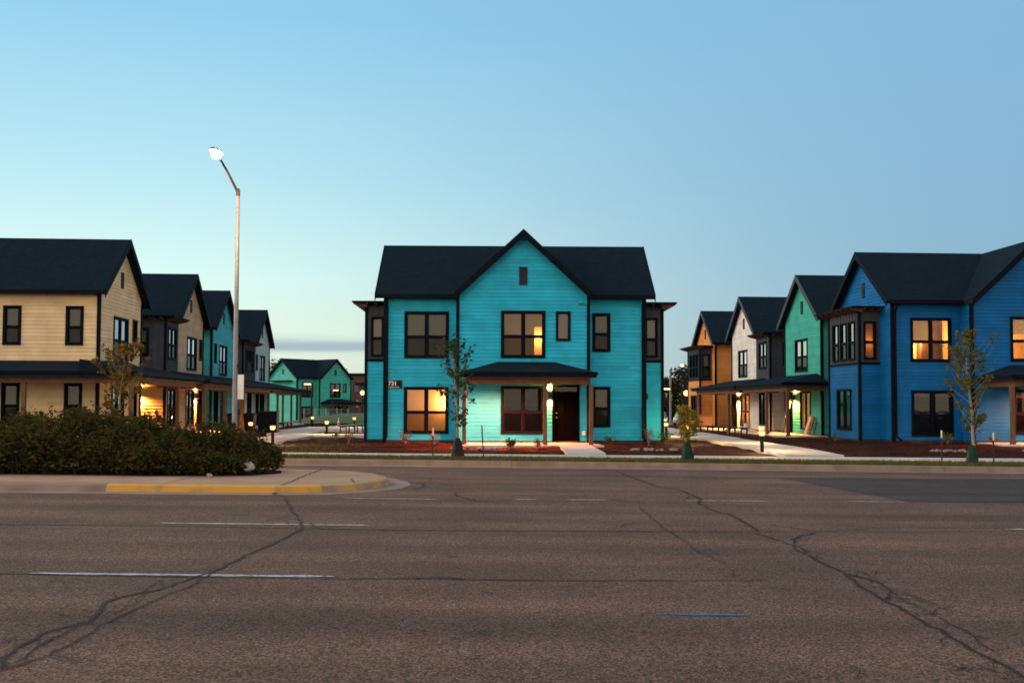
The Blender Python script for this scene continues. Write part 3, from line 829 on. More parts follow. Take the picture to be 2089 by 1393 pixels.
def sheet(name, mt, xs, ys, zf, kind='structure', off=0.0):
    v = [(x, y, zf(x, y) + off) for y in ys for x in xs]; n = len(xs)
    f = [(j * n + i, j * n + i + 1, (j + 1) * n + i + 1, (j + 1) * n + i) for j in range(len(ys) - 1) for i in range(n - 1)]
    me = bpy.data.meshes.new(name); me.from_pydata(v, [], f); me.materials.append(mt)
    o = bpy.data.objects.new(name, me); col.objects.link(o)
    return tag(o, kind=kind)
def frange(a, b, s):
    n = max(1, int(round((b - a) / s))); return [a + (b - a) * i / n for i in range(n + 1)]
def poly_sheet(name, mt, poly, zf, off, kind='structure'):
    m = MB(); m.face([(x, y, zf(x, y) + off) for x, y in poly]); o = m.build(name, mt); return tag(o, kind=kind)

XS = [-3000, -400, -60] + frange(-40, 40, 10) + [60, 400, 3000]
def base_z(x, y):
    if y < 27.75: return road_z(x, y) - .06
    return land_z(x, y) - .16
sheet('ground', LAWN, XS, [-200, -20, 0, 10, 20, 27.7, 27.8, 29, 30, 31, 32, 33, 34, 35, 36, 40, 60, 78, 84, 90, 100, 110, 125, 140, 400, 4000], base_z)
sheet('road', ASPH, [-300, -60] + frange(-40, 40, 10) + [60, 300], [-20, 0, 10, 20, 27.35], road_z)
XK = frange(-58, 58, 2)
# far kerb with gutter pan
k = MB()
for x0, x1 in zip(frange(-60, 60, 3), frange(-60, 60, 3)[1:]):
    a, b = x0 + .006, x1 - .006
    def P(x, y, z): return (x, y, road_z(x, y) + z)
    k.face([P(a, 27.2, .004), P(b, 27.2, .004), P(b, 27.68, .012), P(a, 27.68, .012)])
    k.face([P(a, 27.68, .012), P(b, 27.68, .012), P(b, 27.72, .15), P(a, 27.72, .15)])
    k.face([P(a, 27.72, .15), P(b, 27.72, .15), P(b, 27.86, .158), P(a, 27.86, .158)])
    k.face([P(a, 27.86, .158), P(b, 27.86, .158), P(b, 27.86, .05), P(a, 27.86, .05)])
tag(k.build('kerb', CONC_K), kind='structure')
j = MB(); j.face([(-60, 27.25, road_z(-60, 27) - .02), (60, 27.25, road_z(60, 27) - .02), (60, 27.84, road_z(60, 27) - .02), (-60, 27.84, road_z(-60, 27) - .02)])
tag(j.build('kerb_base', TAR), kind='structure')
sheet('verge', LAWN, XK, [27.862, 28.7, 29.5], land_z, off=-.012)
s = MB()
for x0, x1 in zip(frange(-60, 60, 1.5), frange(-60, 60, 1.5)[1:]):
    a, b = x0 + .008, x1 - .008
    s.hexa([(a, 29.5, land_z(a, 29.5) - .05), (b, 29.5, land_z(b, 29.5) - .05), (b, 31.2, land_z(b, 31.2) - .05), (a, 31.2, land_z(a, 31.2) - .05),
            (a, 29.5, land_z(a, 29.5) + .012), (b, 29.5, land_z(b, 29.5) + .012), (b, 31.2, land_z(b, 31.2) + .012), (a, 31.2, land_z(a, 31.2) + .012)])
tag(s.build('pavement', CONC), kind='structure')
def lumpy(x, y):
    return land_z(x, y) + .028 * (math.sin(x * 1.7 + y) + math.sin(y * 2.3 - x * .6) + math.sin(x * 4.1 + 1) * .5)
sheet('mulch_bed', MULCH, frange(-45, 45, .5), [31.21] + frange(31.5, 46, .5), lumpy, off=-.03)
sheet('mulch_bed', MULCH, frange(-30, 30, .75), frange(46.01, 78, 1.0), lumpy, off=-.03)

# paths between the rows
def path(name, strips):
    m = MB()
    for (x0, x1, y0, y1) in strips:
        n = max(1, int(round((y1 - y0) / 1.8))); c = max(1, int(round((x1 - x0) / 1.9)))
        for i in range(n):
            for q in range(c):
                a, b = x0 + (x1 - x0) * q / c + .008, x0 + (x1 - x0) * (q + 1) / c - .008
                f, g = y0 + (y1 - y0) * i / n + .008, y0 + (y1 - y0) * (i + 1) / n - .008
                m.hexa([(a, f, 0), (b, f, 0), (b, g, 0), (a, g, 0), (a, f, land_z(a, f) + .066), (b, f, land_z(b, f) + .066), (b, g, land_z(b, g) + .066), (a, g, land_z(a, g) + .066)])
    tag(m.build(name, CONC), kind='structure')
path('path', [(-11.3, -9.45, 31.22, 47.4), (-11.3, -6.5, 47.41, 51.2), (-12.6, -10.6, 51.21, 57), (-13.6, -6.8, 57.01, 67), (-12.4, -10.4, 67.01, 78)])
path('path', [(8.55, 10.4, 31.22, 46.2), (6.4, 10.6, 46.21, 51.4), (8.9, 10.7, 51.41, 76)])
path('path', [(1.75, 2.95, 31.22, 37.3)])

# traffic island with a mown-back hedge
isl_out = [(-60, 18.72), (-9.45, 18.72), (-7.6, 18.72), (-4.46, 18.82), (-3.6, 19.05), (-3.02, 19.55), (-2.64, 20.3), (-2.54, 21.0), (-2.68, 21.8), (-3.08, 22.7), (-3.6, 23.4), (-4.7, 23.85), (-6, 24.0), (-60, 24.0)]
def inset(poly, d):
    out = []; n = len(poly)
    for i in range(n):
        a, b, c = Vector(poly[i - 1]), Vector(poly[i]), Vector(poly[(i + 1) % n])
        e1 = (b - a).normalized(); e2 = (c - b).normalized()
        n1 = Vector((-e1.y, e1.x)); n2 = Vector((-e2.y, e2.x)); m = (n1 + n2).normalized()
        out.append(tuple(b + m * (d / max(.4, m.dot(n1)))))
    return out
def zr_(p, z): return (p[0], p[1], road_z(*p) + z)
lip, top, inn = inset(isl_out, .05), inset(isl_out, .10), inset(isl_out, .24)
ky, kc, kf = MB(), MB(), MB()
n = len(isl_out)
for i in range(n - 1):
    yel = 2 <= i <= 3; fade = 4 <= i <= 8
    segs = [(0, 1)]
    m = ky if yel else kf if fade else kc
    for A, za, B, zb in ((isl_out, .004, lip, .115), (lip, .115, top, .135), (top, .135, inn, .14)):
        m.face([zr_(A[i], za), zr_(A[i + 1], za), zr_(B[i + 1], zb), zr_(B[i], zb)])
tag(ky.build('island_kerb', YELLOW), kind='structure'); tag(kf.build('island_kerb', YELLOW_W), kind='structure'); tag(kc.build('island_kerb', CONC_K), kind='structure')
m = MB(); m.face([zr_(p, .137) for p in inset(isl_out, .235)]); tag(m.build('traffic_island', CONC_I), kind='structure')
gut = inset(isl_out, -.42)
m = MB()
for i in range(n - 1): m.face([zr_(gut[i], .005), zr_(gut[i + 1], .005), zr_(isl_out[i + 1], .006), zr_(isl_out[i], .006)])
tag(m.build('gutter_pan', CONC_K), kind='structure')
hb = [(-60, 20.95), (-7.67, 20.95), (-5.7, 21.45), (-5.1, 22.1), (-5.3, 23.0), (-6.2, 23.6), (-60, 23.65)]
poly_sheet('island_soil', MULCH, hb, road_z, .145)
def ribbon(name, mt, pts, w, zf, off, wob=.0, kind='structure', rng=None):
    P_ = []
    for a, b in zip(pts, pts[1:]):
        k_ = max(1, int(math.dist(a, b) / .12))
        for i in range(k_): P_.append((a[0] + (b[0] - a[0]) * i / k_, a[1] + (b[1] - a[1]) * i / k_))
    P_.append(pts[-1])
    rng = rng or random.Random(len(pts) * 7 + int(pts[0][1] * 100))
    if wob: P_ = [P_[0]] + [(x + rng.gauss(0, wob), y + rng.gauss(0, wob)) for x, y in P_[1:-1]] + [P_[-1]]
    m = MB(); L_ = []; R_ = []
    for i, p in enumerate(P_):
        a, b = P_[max(0, i - 1)], P_[min(len(P_) - 1, i + 1)]
        d = Vector((b[0] - a[0], b[1] - a[1])); d = d.normalized() if d.length > 1e-6 else Vector((1, 0))
        nn = Vector((-d.y, d.x)); ww = w * (.6 + .6 * rng.random()) * (.35 if i in (0, len(P_) - 1) else 1)
        for S, sg in ((L_, 1), (R_, -1)):
            x, y = p[0] + nn.x * ww * sg, p[1] + nn.y * ww * sg; S.append((x, y, zf(x, y) + off))
    for i in range(len(P_) - 1): m.face([R_[i], R_[i + 1], L_[i + 1], L_[i]])
    return tag(m.build(name, mt), kind=kind)
CRACKS = [
    (0.03, [(-4.23, 18.39), (-3.96, 17.63), (-3.49, 15.89), (-3.11, 14.67), (-2.85, 13.62), (-2.83, 12.93), (-2.88, 11.95), (-2.95, 11.16), (-2.97, 10.47), (-2.99, 9.96)]),
    (0.028, [(-2.99, 9.96), (-3.09, 9.63), (-3.19, 9.03), (-3.31, 8.91), (-3.42, 8.64), (-3.39, 8.32), (-3.27, 7.97), (-3.24, 7.77), (-3.32, 7.56), (-3.41, 7.31), (-3.39, 7.02), (-3.36, 6.76), (-3.26, 6.47), (-3.2, 6.32)]),
    (0.016, [(-2.99, 9.96), (-2.96, 9.46), (-3.04, 8.81), (-3.08, 8.14), (-3.11, 7.74), (-3.07, 7.36), (-3.07, 6.94), (-3.11, 6.56), (-3.21, 6.33)]),
    (0.01, [(-3.27, 8.95), (-3.34, 9.1), (-3.31, 9.48), (-3.18, 9.19)]),
    (0.014, [(-3.21, 7.83), (-3.25, 7.56), (-3.26, 7.17), (-3.28, 6.95), (-3.22, 6.75), (-3.21, 6.62), (-3.22, 6.39)]),
    (0.01, [(-3.24, 8.95), (-3.23, 8.65), (-3.18, 8.47), (-3.15, 8.2), (-3.19, 7.89)]),
    (0.012, [(-3.55, 14.22), (-3.4, 14.85), (-3.33, 15.31)]),
    (0.012, [(-3.26, 14.45), (-3.06, 13.78), (-2.89, 13.62), (-2.75, 13.81), (-2.58, 13.64), (-2.33, 13.85)]),
    (0.01, [(-3.56, 7.01), (-3.55, 7.13), (-3.56, 7.28)]),
    (0.012, [(-2.89, 14.38), (-2.77, 13.9), (-2.59, 13.55)]),
    (0.02, [(-8.95, 13.59), (-6.96, 13.63), (-5.97, 13.65), (-4.97, 13.69), (-3.84, 13.65), (-2.84, 13.58), (-2.28, 13.55), (-1.58, 13.52), (-0.48, 13.55), (0.64, 13.62), (2.32, 13.7), (3.83, 13.84)]),
    (0.014, [(3.83, 13.84), (5.22, 13.93), (6.69, 14.14), (8.64, 14.3)]),
    (0.016, [(-6.42, 9.78), (-4.99, 9.8), (-4.67, 9.8), (-4.01, 9.75), (-3.13, 9.74), (-1.64, 9.76)]),
    (0.018, [(-1.68, 9.74), (-1.02, 9.79), (-0.73, 9.82), (-0.41, 9.77), (0.39, 9.77), (1.67, 9.85)]),
    (0.016, [(1.66, 9.85), (2.07, 9.88), (2.55, 9.91)]),
    (0.035, [(-1.0, 9.79), (-0.8, 9.88), (-0.64, 9.87), (-0.44, 9.78)]),
    (0.03, [(2.79, 25.59), (3.11, 21.4), (3.51, 20.7)]),
    (0.028, [(3.47, 20.5), (3.5, 19.56), (3.55, 18.64), (3.32, 17.89), (3.33, 16.64), (3.47, 15.91), (3.47, 14.8), (3.42, 13.84)]),
    (0.02, [(3.27, 13.65), (3.41, 13.24), (3.5, 12.47), (3.44, 12.18), (3.44, 11.72)]),
    (0.032, [(3.44, 11.72), (3.42, 11.11), (3.46, 10.67), (3.46, 10.41)]),
    (0.025, [(3.46, 10.41), (3.38, 9.87), (3.35, 9.4), (3.33, 8.96), (3.31, 8.34), (3.3, 7.68), (3.29, 7.12), (3.3, 6.68), (3.3, 6.48), (3.26, 6.01)]),
    (0.022, [(3.46, 10.41), (3.58, 10.07), (3.59, 9.71), (3.56, 9.41), (3.33, 8.96)]),
    (0.011, [(3.56, 9.41), (3.5, 9.01), (3.52, 8.51), (3.49, 8.06), (3.52, 7.75), (3.44, 7.4), (3.42, 7.01)]),
    (0.03, [(3.54, 12.55), (3.67, 13.02), (3.83, 13.36), (4.17, 13.73)]),
    (0.025, [(3.52, 12.47), (3.56, 12.26), (3.52, 11.98), (3.4, 11.71)]),
    (0.012, [(3.7, 14.72), (3.96, 14.35), (4.21, 13.87), (5.26, 14.38), (6.99, 14.54)]),
    (0.009, [(2.19, 12.97), (2.19, 12.01), (2.26, 11.38), (2.39, 10.81)]),
    (0.009, [(2.47, 10.54), (2.28, 10.38), (2.24, 9.98)]),
    (0.012, [(2.17, 17.04), (2.15, 15.54), (2.14, 14.09), (2.17, 12.81)]),
    (0.01, [(1.48, 14.03), (1.68, 14.53), (2.09, 14.87)]),
    (0.008, [(1.74, 6.24), (1.9, 6.36), (2.11, 6.37), (2.21, 6.36), (2.26, 6.55), (2.22, 6.7), (2.16, 6.69)]),
    (0.022, [(-2.27, 22.06), (-1.91, 21.65), (-1.84, 20.57), (-1.98, 19.95)]),
    (0.02, [(-1.11, 19.5), (-1.03, 18.63), (-0.6, 17.73), (0.13, 17.23)]),
    (0.02, [(0.01, 18.21), (0.58, 18.28), (1.36, 18.6), (1.92, 18.19), (2.3, 17.63)]),
    (0.012, [(3.44, 11.28), (3.6, 11.73), (3.69, 11.74)]),
    (0.012, [(3.46, 10.67), (3.62, 10.57), (3.67, 10.32), (3.65, 9.98)]),
    (0.02, [(3.27, 18.61), (3.41, 19.2), (3.55, 18.64)]),
]
rc = random.Random(5)
for i, (w_, pts) in enumerate(CRACKS):
    straight = abs(pts[0][1] - pts[-1][1]) < .3 and abs(pts[0][0] - pts[-1][0]) > 2
    ribbon('road_crack', TAR, pts, w_ * (1.0 if straight else .68), road_z, .0085 + .0003 * (i % 9), .004 if straight else .016)
for w_, pts in CRACKS:
    if w_ < .02: continue
    for (ax, ay), (bx, by) in zip(pts, pts[1:]):
        if abs(by - ay) < .12 or rc.random() > .62: continue
        f = rc.random(); x, y = ax + (bx - ax) * f, ay + (by - ay) * f; sg = rc.choice((-1, 1)); tw = [(x, y)]
        for q in range(rc.randint(2, 6)):
            x += sg * rc.uniform(.04, .16); y += rc.gauss(0, .16); tw.append((x, y))
        if all(2 < p[1] < 26.5 for p in tw): ribbon('road_crack', TAR, tw, rc.uniform(.004, .008), road_z, .0075 + rc.random() * .0006, .012)
fl = MB()
for _ in range(150):
    x, y = rc.uniform(-9, 9), rc.uniform(4.5, 19); s_ = rc.uniform(.008, .028); a = rc.uniform(0, 6.28)
    fl.face([(x + s_ * rc.uniform(.6, 1.8) * math.cos(a + k_ * 1.257), y + s_ * rc.uniform(.5, 1.1) * math.sin(a + k_ * 1.257), road_z(x, y) + .0125) for k_ in range(5)])
tag(fl.build('road_litter', mat('fleck_brown', (.05, .022, .015), .9, c2=(.02, .016, .014), scale=3)), kind='stuff')
ribbon('road_crack', TAR, [(-4.38, 18.98), (-4.40, 20.2), (-4.46, 21.5), (-4.48, 22.62), (-4.5, 23.6)], .022, lambda x, y: road_z(x, y) + .137, .004, .01)
ribbon('road_crack', TAR, [(-4.40, 18.80), (-4.41, 18.5), (-4.2, 18.35)], .03, road_z, .02, .01)
ribbon('road_crack', TAR, [(-3.1, 19.75), (-3.25, 20.4), (-3.35, 20.9)], .015, lambda x, y: road_z(x, y) + .14, .004, .01)
for x0 in (-14.5, -10.6, -6.62): ribbon('road_crack', TAR, [(x0, 19.0), (x0 - .02, 21)], .010, lambda x, y: road_z(x, y) + .137, .004, .004)
ribbon('road_crack', TAR, [(-30, 18.99), (-4.5, 19.08)], .012, lambda x, y: road_z(x, y) + .139, .003, .003)
def dash(x0, x1, y, w=.052, mt=None):
    ribbon('lane_marking', mt or PAINT, [(x0, y), (x1, y + .004 * (x1 - x0))], w, road_z, .0055, .002)
dash(-4.73, -1.74, 9.85); dash(-16.9, -13.9, 9.8); dash(7.4, 10.4, 9.95)
dash(-4.99, -2.0, 14.02); dash(7.11, 10.1, 14.45); dash(-17.2, -14.2, 13.9)
for a, b in ((-3.0, -1.36), (.01, .45), (.98, 1.79), (3.21, 4.67), (6.2, 7.34)): dash(a, b, 18.16 + .055 * a, .045)
ribbon('paint_mark', PAINT_B, [(1.23, 8.27), (1.5, 8.265), (1.94, 8.26)], .034, road_z, .006, .004)
poly_sheet('road_patch', ASPH_N, [(6.58, 24.6), (7.36, 18.55), (9.57, 18.62), (40, 19.1), (40, 25.6), (13.2, 25.2)], road_z, .004)

# ------------------------------------------------------------------ the houses
FULL = [(0, 1, 0, 1)]
U, Lo = (5.60, 3.66), (2.47, .52)
def two(u0, u1, z0, z1, **k): return win(u0, u1, z0, z1, cols=2, **k)

# the turquoise house in the middle
c_l = [two(.80, 2.66, 3.66, 5.62),
       two(.80, 2.66, .52, 2.47, bmat=CURTAIN, lit=210, lamp=(.92, .22, .66), deep=1.7)]
c_g = [two(4.83 - 3.06, 6.65 - 3.06, 3.64, 5.58, lit=75, lamp=(.9, .86, .45), bmat=BLIND, blind=[(0, .78, 0, 1), (.78, 1, .68, 1), (.96, 1, 0, .68)]),
       win(7.08 - 3.06, 7.68 - 3.06, 4.34, 5.56, sash=False, bmat=BLIND_W),
       two(4.83 - 3.06, 6.65 - 3.06, .54, 2.50, blind=[(0, .05, 0, 1), (.95, 1, 0, 1)], bmat=BLIND),
       dict(door=True, at=(6.93 - 3.06, 8.05 - 3.06, .22, 2.55))]
c_r = [win(8.66 - 8.42, 9.42 - 8.42, 3.95, 5.58), win(8.66 - 8.42, 9.42 - 8.42, .80, 2.50, bmat=BLIND)]
center, cPW = corner_house((-5.30, 41.5, 0), rad(.9), TEAL, 'turquoise gabled house in the middle with number 731 beside its lit window', c_l, c_g, c_r, e_sconce=0)
sconce(center, cPW, 3.78, 2.12, 1100, (1, .22, .02))
porch_lamp(center, cPW, 1.35, 2.0, 5600, (1, .15, .062))
# its number plate
pl = MB(); CF = WF((0, 0), (1, 0)); pl.box(.115, .72, .022, .05, 2.40, 2.73, CF)
po = pl.build('number_plate', METAL_B, center)
fc = bpy.data.curves.new('house_number', 'FONT'); fc.body = '731'; fc.size = .245; fc.extrude = .003; fc.offset = .006
fo = bpy.data.objects.new('house_number', fc); col.objects.link(fo); fo.parent = po
fo.location = (.145, -.054, 2.525); fo.rotation_euler = (rad(90), 0, 0); fc.materials.append(WHITE_P)
bpy.context.view_layer.update()
nm = bpy.data.meshes.new_from_object(fo.evaluated_get(bpy.context.evaluated_depsgraph_get()))
no = bpy.data.objects.new('number', nm); col.objects.link(no); no.parent = po; no.location = fo.location; no.rotation_euler = fo.rotation_euler
bpy.data.objects.remove(fo)
tk = MB(); rt = random.Random(3)
xx = .15
for wlen in (7, 6):
    for i in range(wlen):
        ww = .026
        tk.box(xx, xx + .008, .05, .053, 2.425, 2.475, CF); 
        zz = rt.choice((2.425, 2.447, 2.467)); tk.box(xx + .008, xx + ww - .008, .05, .053, zz, zz + .008, CF)
        if rt.random() < .6: tk.box(xx + ww - .008, xx + ww - .001, .05, .053, 2.425, 2.475, CF)
        xx += .034
    xx += .03
tk.build('street_lettering', WHITE_P, po)
PW = WF((3.06, -.9), (1, 0))
sl = MB(); sl.hexa([(3.2, -3.75, .1), (8.75, -3.75, .1), (8.35, -.9, .1), (3.2, -.9, .1), (3.2, -3.75, .2), (8.75, -3.75, .2), (8.35, -.9, .2), (3.2, -.9, .2)])
sl.build('porch_slab', CONC, center)
ob = MB(); ob.box(8.16 - 3.06, 8.28 - 3.06, .02, .08, .5, .66, PW); ob.build('outlet_box', WHITE_P, center)
wb = MB(); EB = WF((10.86, 1.25), (1, 0)); wb.lathe([(.05, -.12), (.07, 0), (.05, .12)], EB(.25, .1, 2.1), 10); wb.box(.2, .3, .01, .1, 2.05, 2.15, EB); wb.build('wall_lamp', METAL_B, center)

# the blue house at the right
b_l = [two(.79, 2.62, 3.64, 5.56, bmat=BLIND, lit=300, lamp=(.62, .75, .45), blind=[(0, .48, .47, 1)], things=((.28, .5, 0, .42), (.72, 1.1, 0, .9))),
       two(.80, 2.66, .42, 2.40, blind=[(0, 1, .9, 1)])]
b_g = [two(4.75 - 3.06, 6.6 - 3.06, 3.64, 5.56, lit=300, lamp=(.2, .7, .3), bmat=BLIND, blind=[(0, 1, .62, 1), (.42, 1, 0, .62)]),
       win(7.08 - 3.06, 7.68 - 3.06, 4.34, 5.56, sash=False),
       two(4.83 - 3.06, 6.65 - 3.06, .54, 2.45, blind=[(0, 1, .84, 1)]),
       dict(door=True, at=(6.93 - 3.06, 8.05 - 3.06, .22, 2.55))]
b_r = [win(.24, 1.0, 3.95, 5.58), win(.24, 1.0, .8, 2.5)]
blue, bPW = corner_house((19.06 - .06 * 43.05, 43.05, 0), rad(3.4), BLUE, 'deep blue gabled house with boxy upstairs bay, cut by the frame edge', b_l, b_g, b_r, e_sconce=900, bay_lit=True)
porch_lamp(blue, bPW, 2.9, 1.75, 2600, (1, .22, .10))
sl = MB(); sl.hexa([(3.2, -3.75, .1), (8.75, -3.75, .1), (8.35, -.9, .1), (3.2, -.9, .1), (3.2, -3.75, .2), (8.75, -3.75, .2), (8.35, -.9, .2), (3.2, -.9, .2)])
sl.build('porch_slab', CONC, blue)

# right-hand row, near to far
r2, r2G, _ = row_house('R', 51.3, 5.6, GREEN, 'green gabled house with bright porch lamp and boards against its wall',
    [two(2.0, 3.95, 3.57, 5.36, bmat=BLIND_W, blind=[(0, 1, .45, 1)]), two(1.6, 3.2, .45, 2.5, sash=False, blind=[(0, .1, 0, 1)], lit=130, lamp=(.5, .8, .3), lcol=(1, .7, .3)), dict(door=True, at=(4.45, 5.4, .22, 2.5))],
    bay=None, sconces=[(3.95, 3200)], porches=[(-.9, 7.1, 2.4, dict(zs=.2, ze=2.92, zt=3.42, inset=1.5, posts=(-.9 + 7.1 - 2.75, -.9 + 7.1 + .6)))])
r3, _, _ = row_house('R', 62.1, 5.6, WHITE, 'white gabled house with glowing doorway under a shared porch roof',
    [two(2.1, 4.1, 3.57, 5.36, bmat=BLIND_W, blind=[(0, 1, .5, 1)]), two(1.7, 3.7, .4, 2.5, bmat=CURTAIN, blind=[(0, .25, 0, 1), (.8, 1, 0, 1)], lit=400, lamp=(.5, .5, .7)), dict(door=True, at=(4.5, 5.4, .22, 2.5))],
    bay=(-2.85, 2.2, 2), sconces=[(4.1, 4800)], porches=[(-3.3, 7.4, 2.4, dict(zs=.2, ze=2.92, zt=3.42, inset=1.5, posts=(-3.3 + 7.4 + .6, -3.3 + 7.4 - 7.0)))])
r4, _, _ = row_house('R', 72.0, 5.6, ORANGE, 'orange gabled house with overhanging bay at the far end of the row',
    [], front_wins=[win(1.2, 1.9, .6, 2.4)], porches=[])
side_bay(r4, -1, 0, 1.0, 4.6, .9, ORANGE)

# left-hand row, near to far
r_l1, l1G, l1F = row_house('L', 40.35, 5.4, CREAM, 'cream gabled house with wide front porch behind the hedge',
    [two(1.7, 3.6, 3.57, 5.45, bmat=BLIND_W, blind=[(0, 1, .5, 1)]), win(4.2, 4.85, 4.3, 5.5, sash=False, bmat=BLIND_W), two(1.6, 3.2, .5, 2.5, blind=[(0, 1, .5, 1)], bmat=BLIND), dict(door=True, at=(3.9, 4.9, .22, 2.5))],
    front_wins=[win(12 - 3.78, 12 - 3.06, 4.08, 5.68), win(12 - 1.31, 12 - .60, 4.08, 5.68), win(12 - 3.78, 12 - 3.06, .85, 2.55), win(12 - 1.31, 12 - .60, .85, 2.55), win(12 - 7.6, 12 - 6.9, 4.08, 5.68), win(12 - 7.6, 12 - 6.9, .85, 2.55)],
    Lx=12.0, porches=[(-2.05, 8.2, 2.22, dict(zs=.2, ze=2.955, zt=3.44, inset=1.2, posts=(5.0,), ends=(False, True), slab=True))])
porch(r_l1, l1F, -.5, 12 + 2.28, 2.3, zs=.204, ze=2.96, zt=3.46, inset=1.2, posts=(2.2, 6.0, 9.9, 12 + 1.95), ends=(False, True), beam_ends=False)
r_l2, _, _ = row_house('L', 51.75, 5.4, TAN, 'tan gabled house with amber wall lamps and dark upstairs bay',
    [two(2.0, 4.0, 3.57, 5.4, bmat=BLIND_W, blind=[(0, 1, .5, 1)]), win(4.6, 5.15, 4.2, 5.4, sash=False, bmat=BLIND_W), two(1.9, 3.6, .5, 2.5, sash=False, blind=[(0, 1, .6, 1)]), dict(door=True, at=(4.25, 5.2, .22, 2.5))],
    bay=(-2.4, 2.3, 2), bay_front_lamp=1.1, sconces=[(3.95, 3200)], lens_e=3600, porches=[(-2.6, 7.0, 2.35, dict(zs=.2, ze=2.92, zt=3.42, inset=1.3, posts=(-2.1, 2.4, 6.6)))])
r_l3, _, _ = row_house('L', 59.3, 6.0, AQUA, 'aqua gabled house with unlit porch, partly behind the light pole',
    [win(.6, 1.2, 4.2, 5.4, sash=False, bmat=BLIND_W), two(2.0, 4.0, 3.5, 5.4, bmat=CURTAIN, blind=[(0, 1, .5, 1)]), two(2.4, 4.0, .5, 2.5, sash=False, blind=[(0, 1, .6, 1)]), dict(door=True, at=(.7, 1.7, .22, 2.5))],
    porches=[(-.9, 8.2, 2.35, dict(zs=.2, ze=2.92, zt=3.42, inset=1.3, posts=(-.3, 7.8)))])
r_l4, _, _ = row_house('L', 72.1, 5.8, MINT, 'pale mint gabled house at the far end beside the cabinet',
    [win(.6, 1.2, 4.2, 5.4, sash=False, bmat=BLIND_W), two(2.0, 4.0, 3.5, 5.4), two(2.2, 3.9, .5, 2.5, sash=False, blind=[(0, 1, .6, 1)]), dict(door=True, at=(.7, 1.7, .22, 2.5))],
    bay=(-4.4, 2.2, 4), porches=[(-4.6, 9.0, 2.45, dict(zs=.2, ze=2.92, zt=3.42, inset=1.3, posts=(-2.0, .2, 4.0, 8.6)))])

# the jade house far down the left courtyard, seen on its corner
def far_pt(x, y): return (x, y, land_z(x, y) + .1)
jade, jPW = corner_house((0, 0, 0), 0, JADE, 'small jade house far off, seen on its corner beyond the courtyard',
    [two(.8, 2.66, 3.66, 5.6, bmat=BLIND_W, blind=[(0, 1, .5, 1)]), two(.8, 2.66, .52, 2.47)],
    [two(1.77, 3.59, 3.64, 5.58, bmat=BLIND_W, blind=[(0, 1, .5, 1)]), win(4.02, 4.62, 4.34, 5.56, sash=False, bmat=BLIND_W), two(1.77, 3.59, .54, 2.5), dict(door=True, at=(3.87, 4.99, .22, 2.55))],
    [], bays=(0, 0), e_sconce=0, Wd=8.95)
jade.location = (-28.3, 131, -.95); jade.rotation_euler = (0, 0, rad(50))
sb = MB(); sb.box(3.3, 8.4, -3.6, -.9, .0, .2); sb.build('porch_slab', CONC, jade)
cy = MB(); EW = WF((0, 5.9), (0, -1)); cy.box(.6, 5.0, .02, .9, 5.75, 5.9, EW); cy.build('canopy', TRIM, jade)

# ------------------------------------------------------------------ lamps
def bollard(x, y, label, e=520, lens=True):
    z = land_z(x, y) + .02
    r = empty('bollard_light', (x, y, z)); tag(r, label, 'bollard', 'bollard lights along the paths')
    b = MB(); b.lathe([(.062, 0), (.062, .44), (.07, .53), (.075, .55)], n=16); b.build('post', METAL_B, r)
    l = MB(); l.lathe([(.076, .551), (.098, .61), (.105, .67), (.085, .70)], n=16); l.build('lamp_lens', LENS, r, True)
    c = MB(); c.lathe([(.088, .701), (.075, .722), (.02, .73)], n=16); c.build('cap', METAL_B, r)
    light('bollard_lamp', 'POINT', (0, 0, .65), e, (1, .55, .2), r, .07)
    return r
bollard(-9.25, 38.6, 'low bollard light just right of the hedge, biggest glow on the left', 600)
bollard(-12.1, 46.2, 'low bollard light peeping over the hedge end')
bollard(-9.35, 50.4, 'black bollard light standing on the pale path left of the turquoise house', 600)
bollard(-13.6, 68.0, 'bollard light far along the left path beyond the nearer one')
bollard(-10.35, 65.5, 'bollard light glowing by the bench near the turquoise house')
bollard(8.35, 33.3, 'black bollard light at the near right path edge, closest to the street', 600)
bollard(9.95, 39.8, 'bollard light half hidden behind the nearest one on the right path')
bollard(7.35, 47.5, 'bollard light against the right side of the turquoise house')
bollard(7.3, 41.2, 'bollard light glowing through the small yellow tree')

# street light on its pole in the verge
sp = empty('street_light', (-7.88, 28.35, land_z(-7.8, 28.35))); tag(sp, 'tall aluminium street light with glowing head on a bent arm', 'street light')
b = MB(); b.lathe([(.13, 0), (.13, .05), (.082, .06), (.078, .5), (.066, 4), (.050, 7.55)], n=14); b.build('pole', ALU, sp, True)
b = MB(); b.lathe([(.062, 7.45), (.062, 7.62), (.03, 7.66)], n=10); b.tube([(0, 0, 7.5), (-.01, -.25, 7.64), (-.03, -1.0, 7.92), (-.05, -1.65, 8.12)], [.042, .038, .032, .028], 8)
b.build('arm', mat('arm_dark', (.12, .085, .07), .5, metallic=.4), sp, True)
b = MB()
prof = [(-1.55, .05, .05), (-1.7, .11, .075), (-1.95, .15, .085), (-2.2, .13, .07), (-2.33, .05, .03)]
def head_shell(mb, zoff, down, k=1.0):
    n_ = 12
    rings = []
    for y, w_, h_ in prof:
        rings.append([(-.06 + w_ * k * math.cos(2 * math.pi * i / n_), y, 8.17 + zoff + (h_ if math.sin(2 * math.pi * i / n_) > 0 else down) * math.sin(2 * math.pi * i / n_)) for i in range(n_)])
    for a_, b_ in zip(rings, rings[1:]):
        for i in range(n_): mb.face([a_[i], a_[(i + 1) % n_], b_[(i + 1) % n_], b_[i]])
    mb.face(rings[0]); mb.face(rings[-1][::-1])
head_shell(b, .05, .02); b.build('lamp_head', ALU, sp, True)
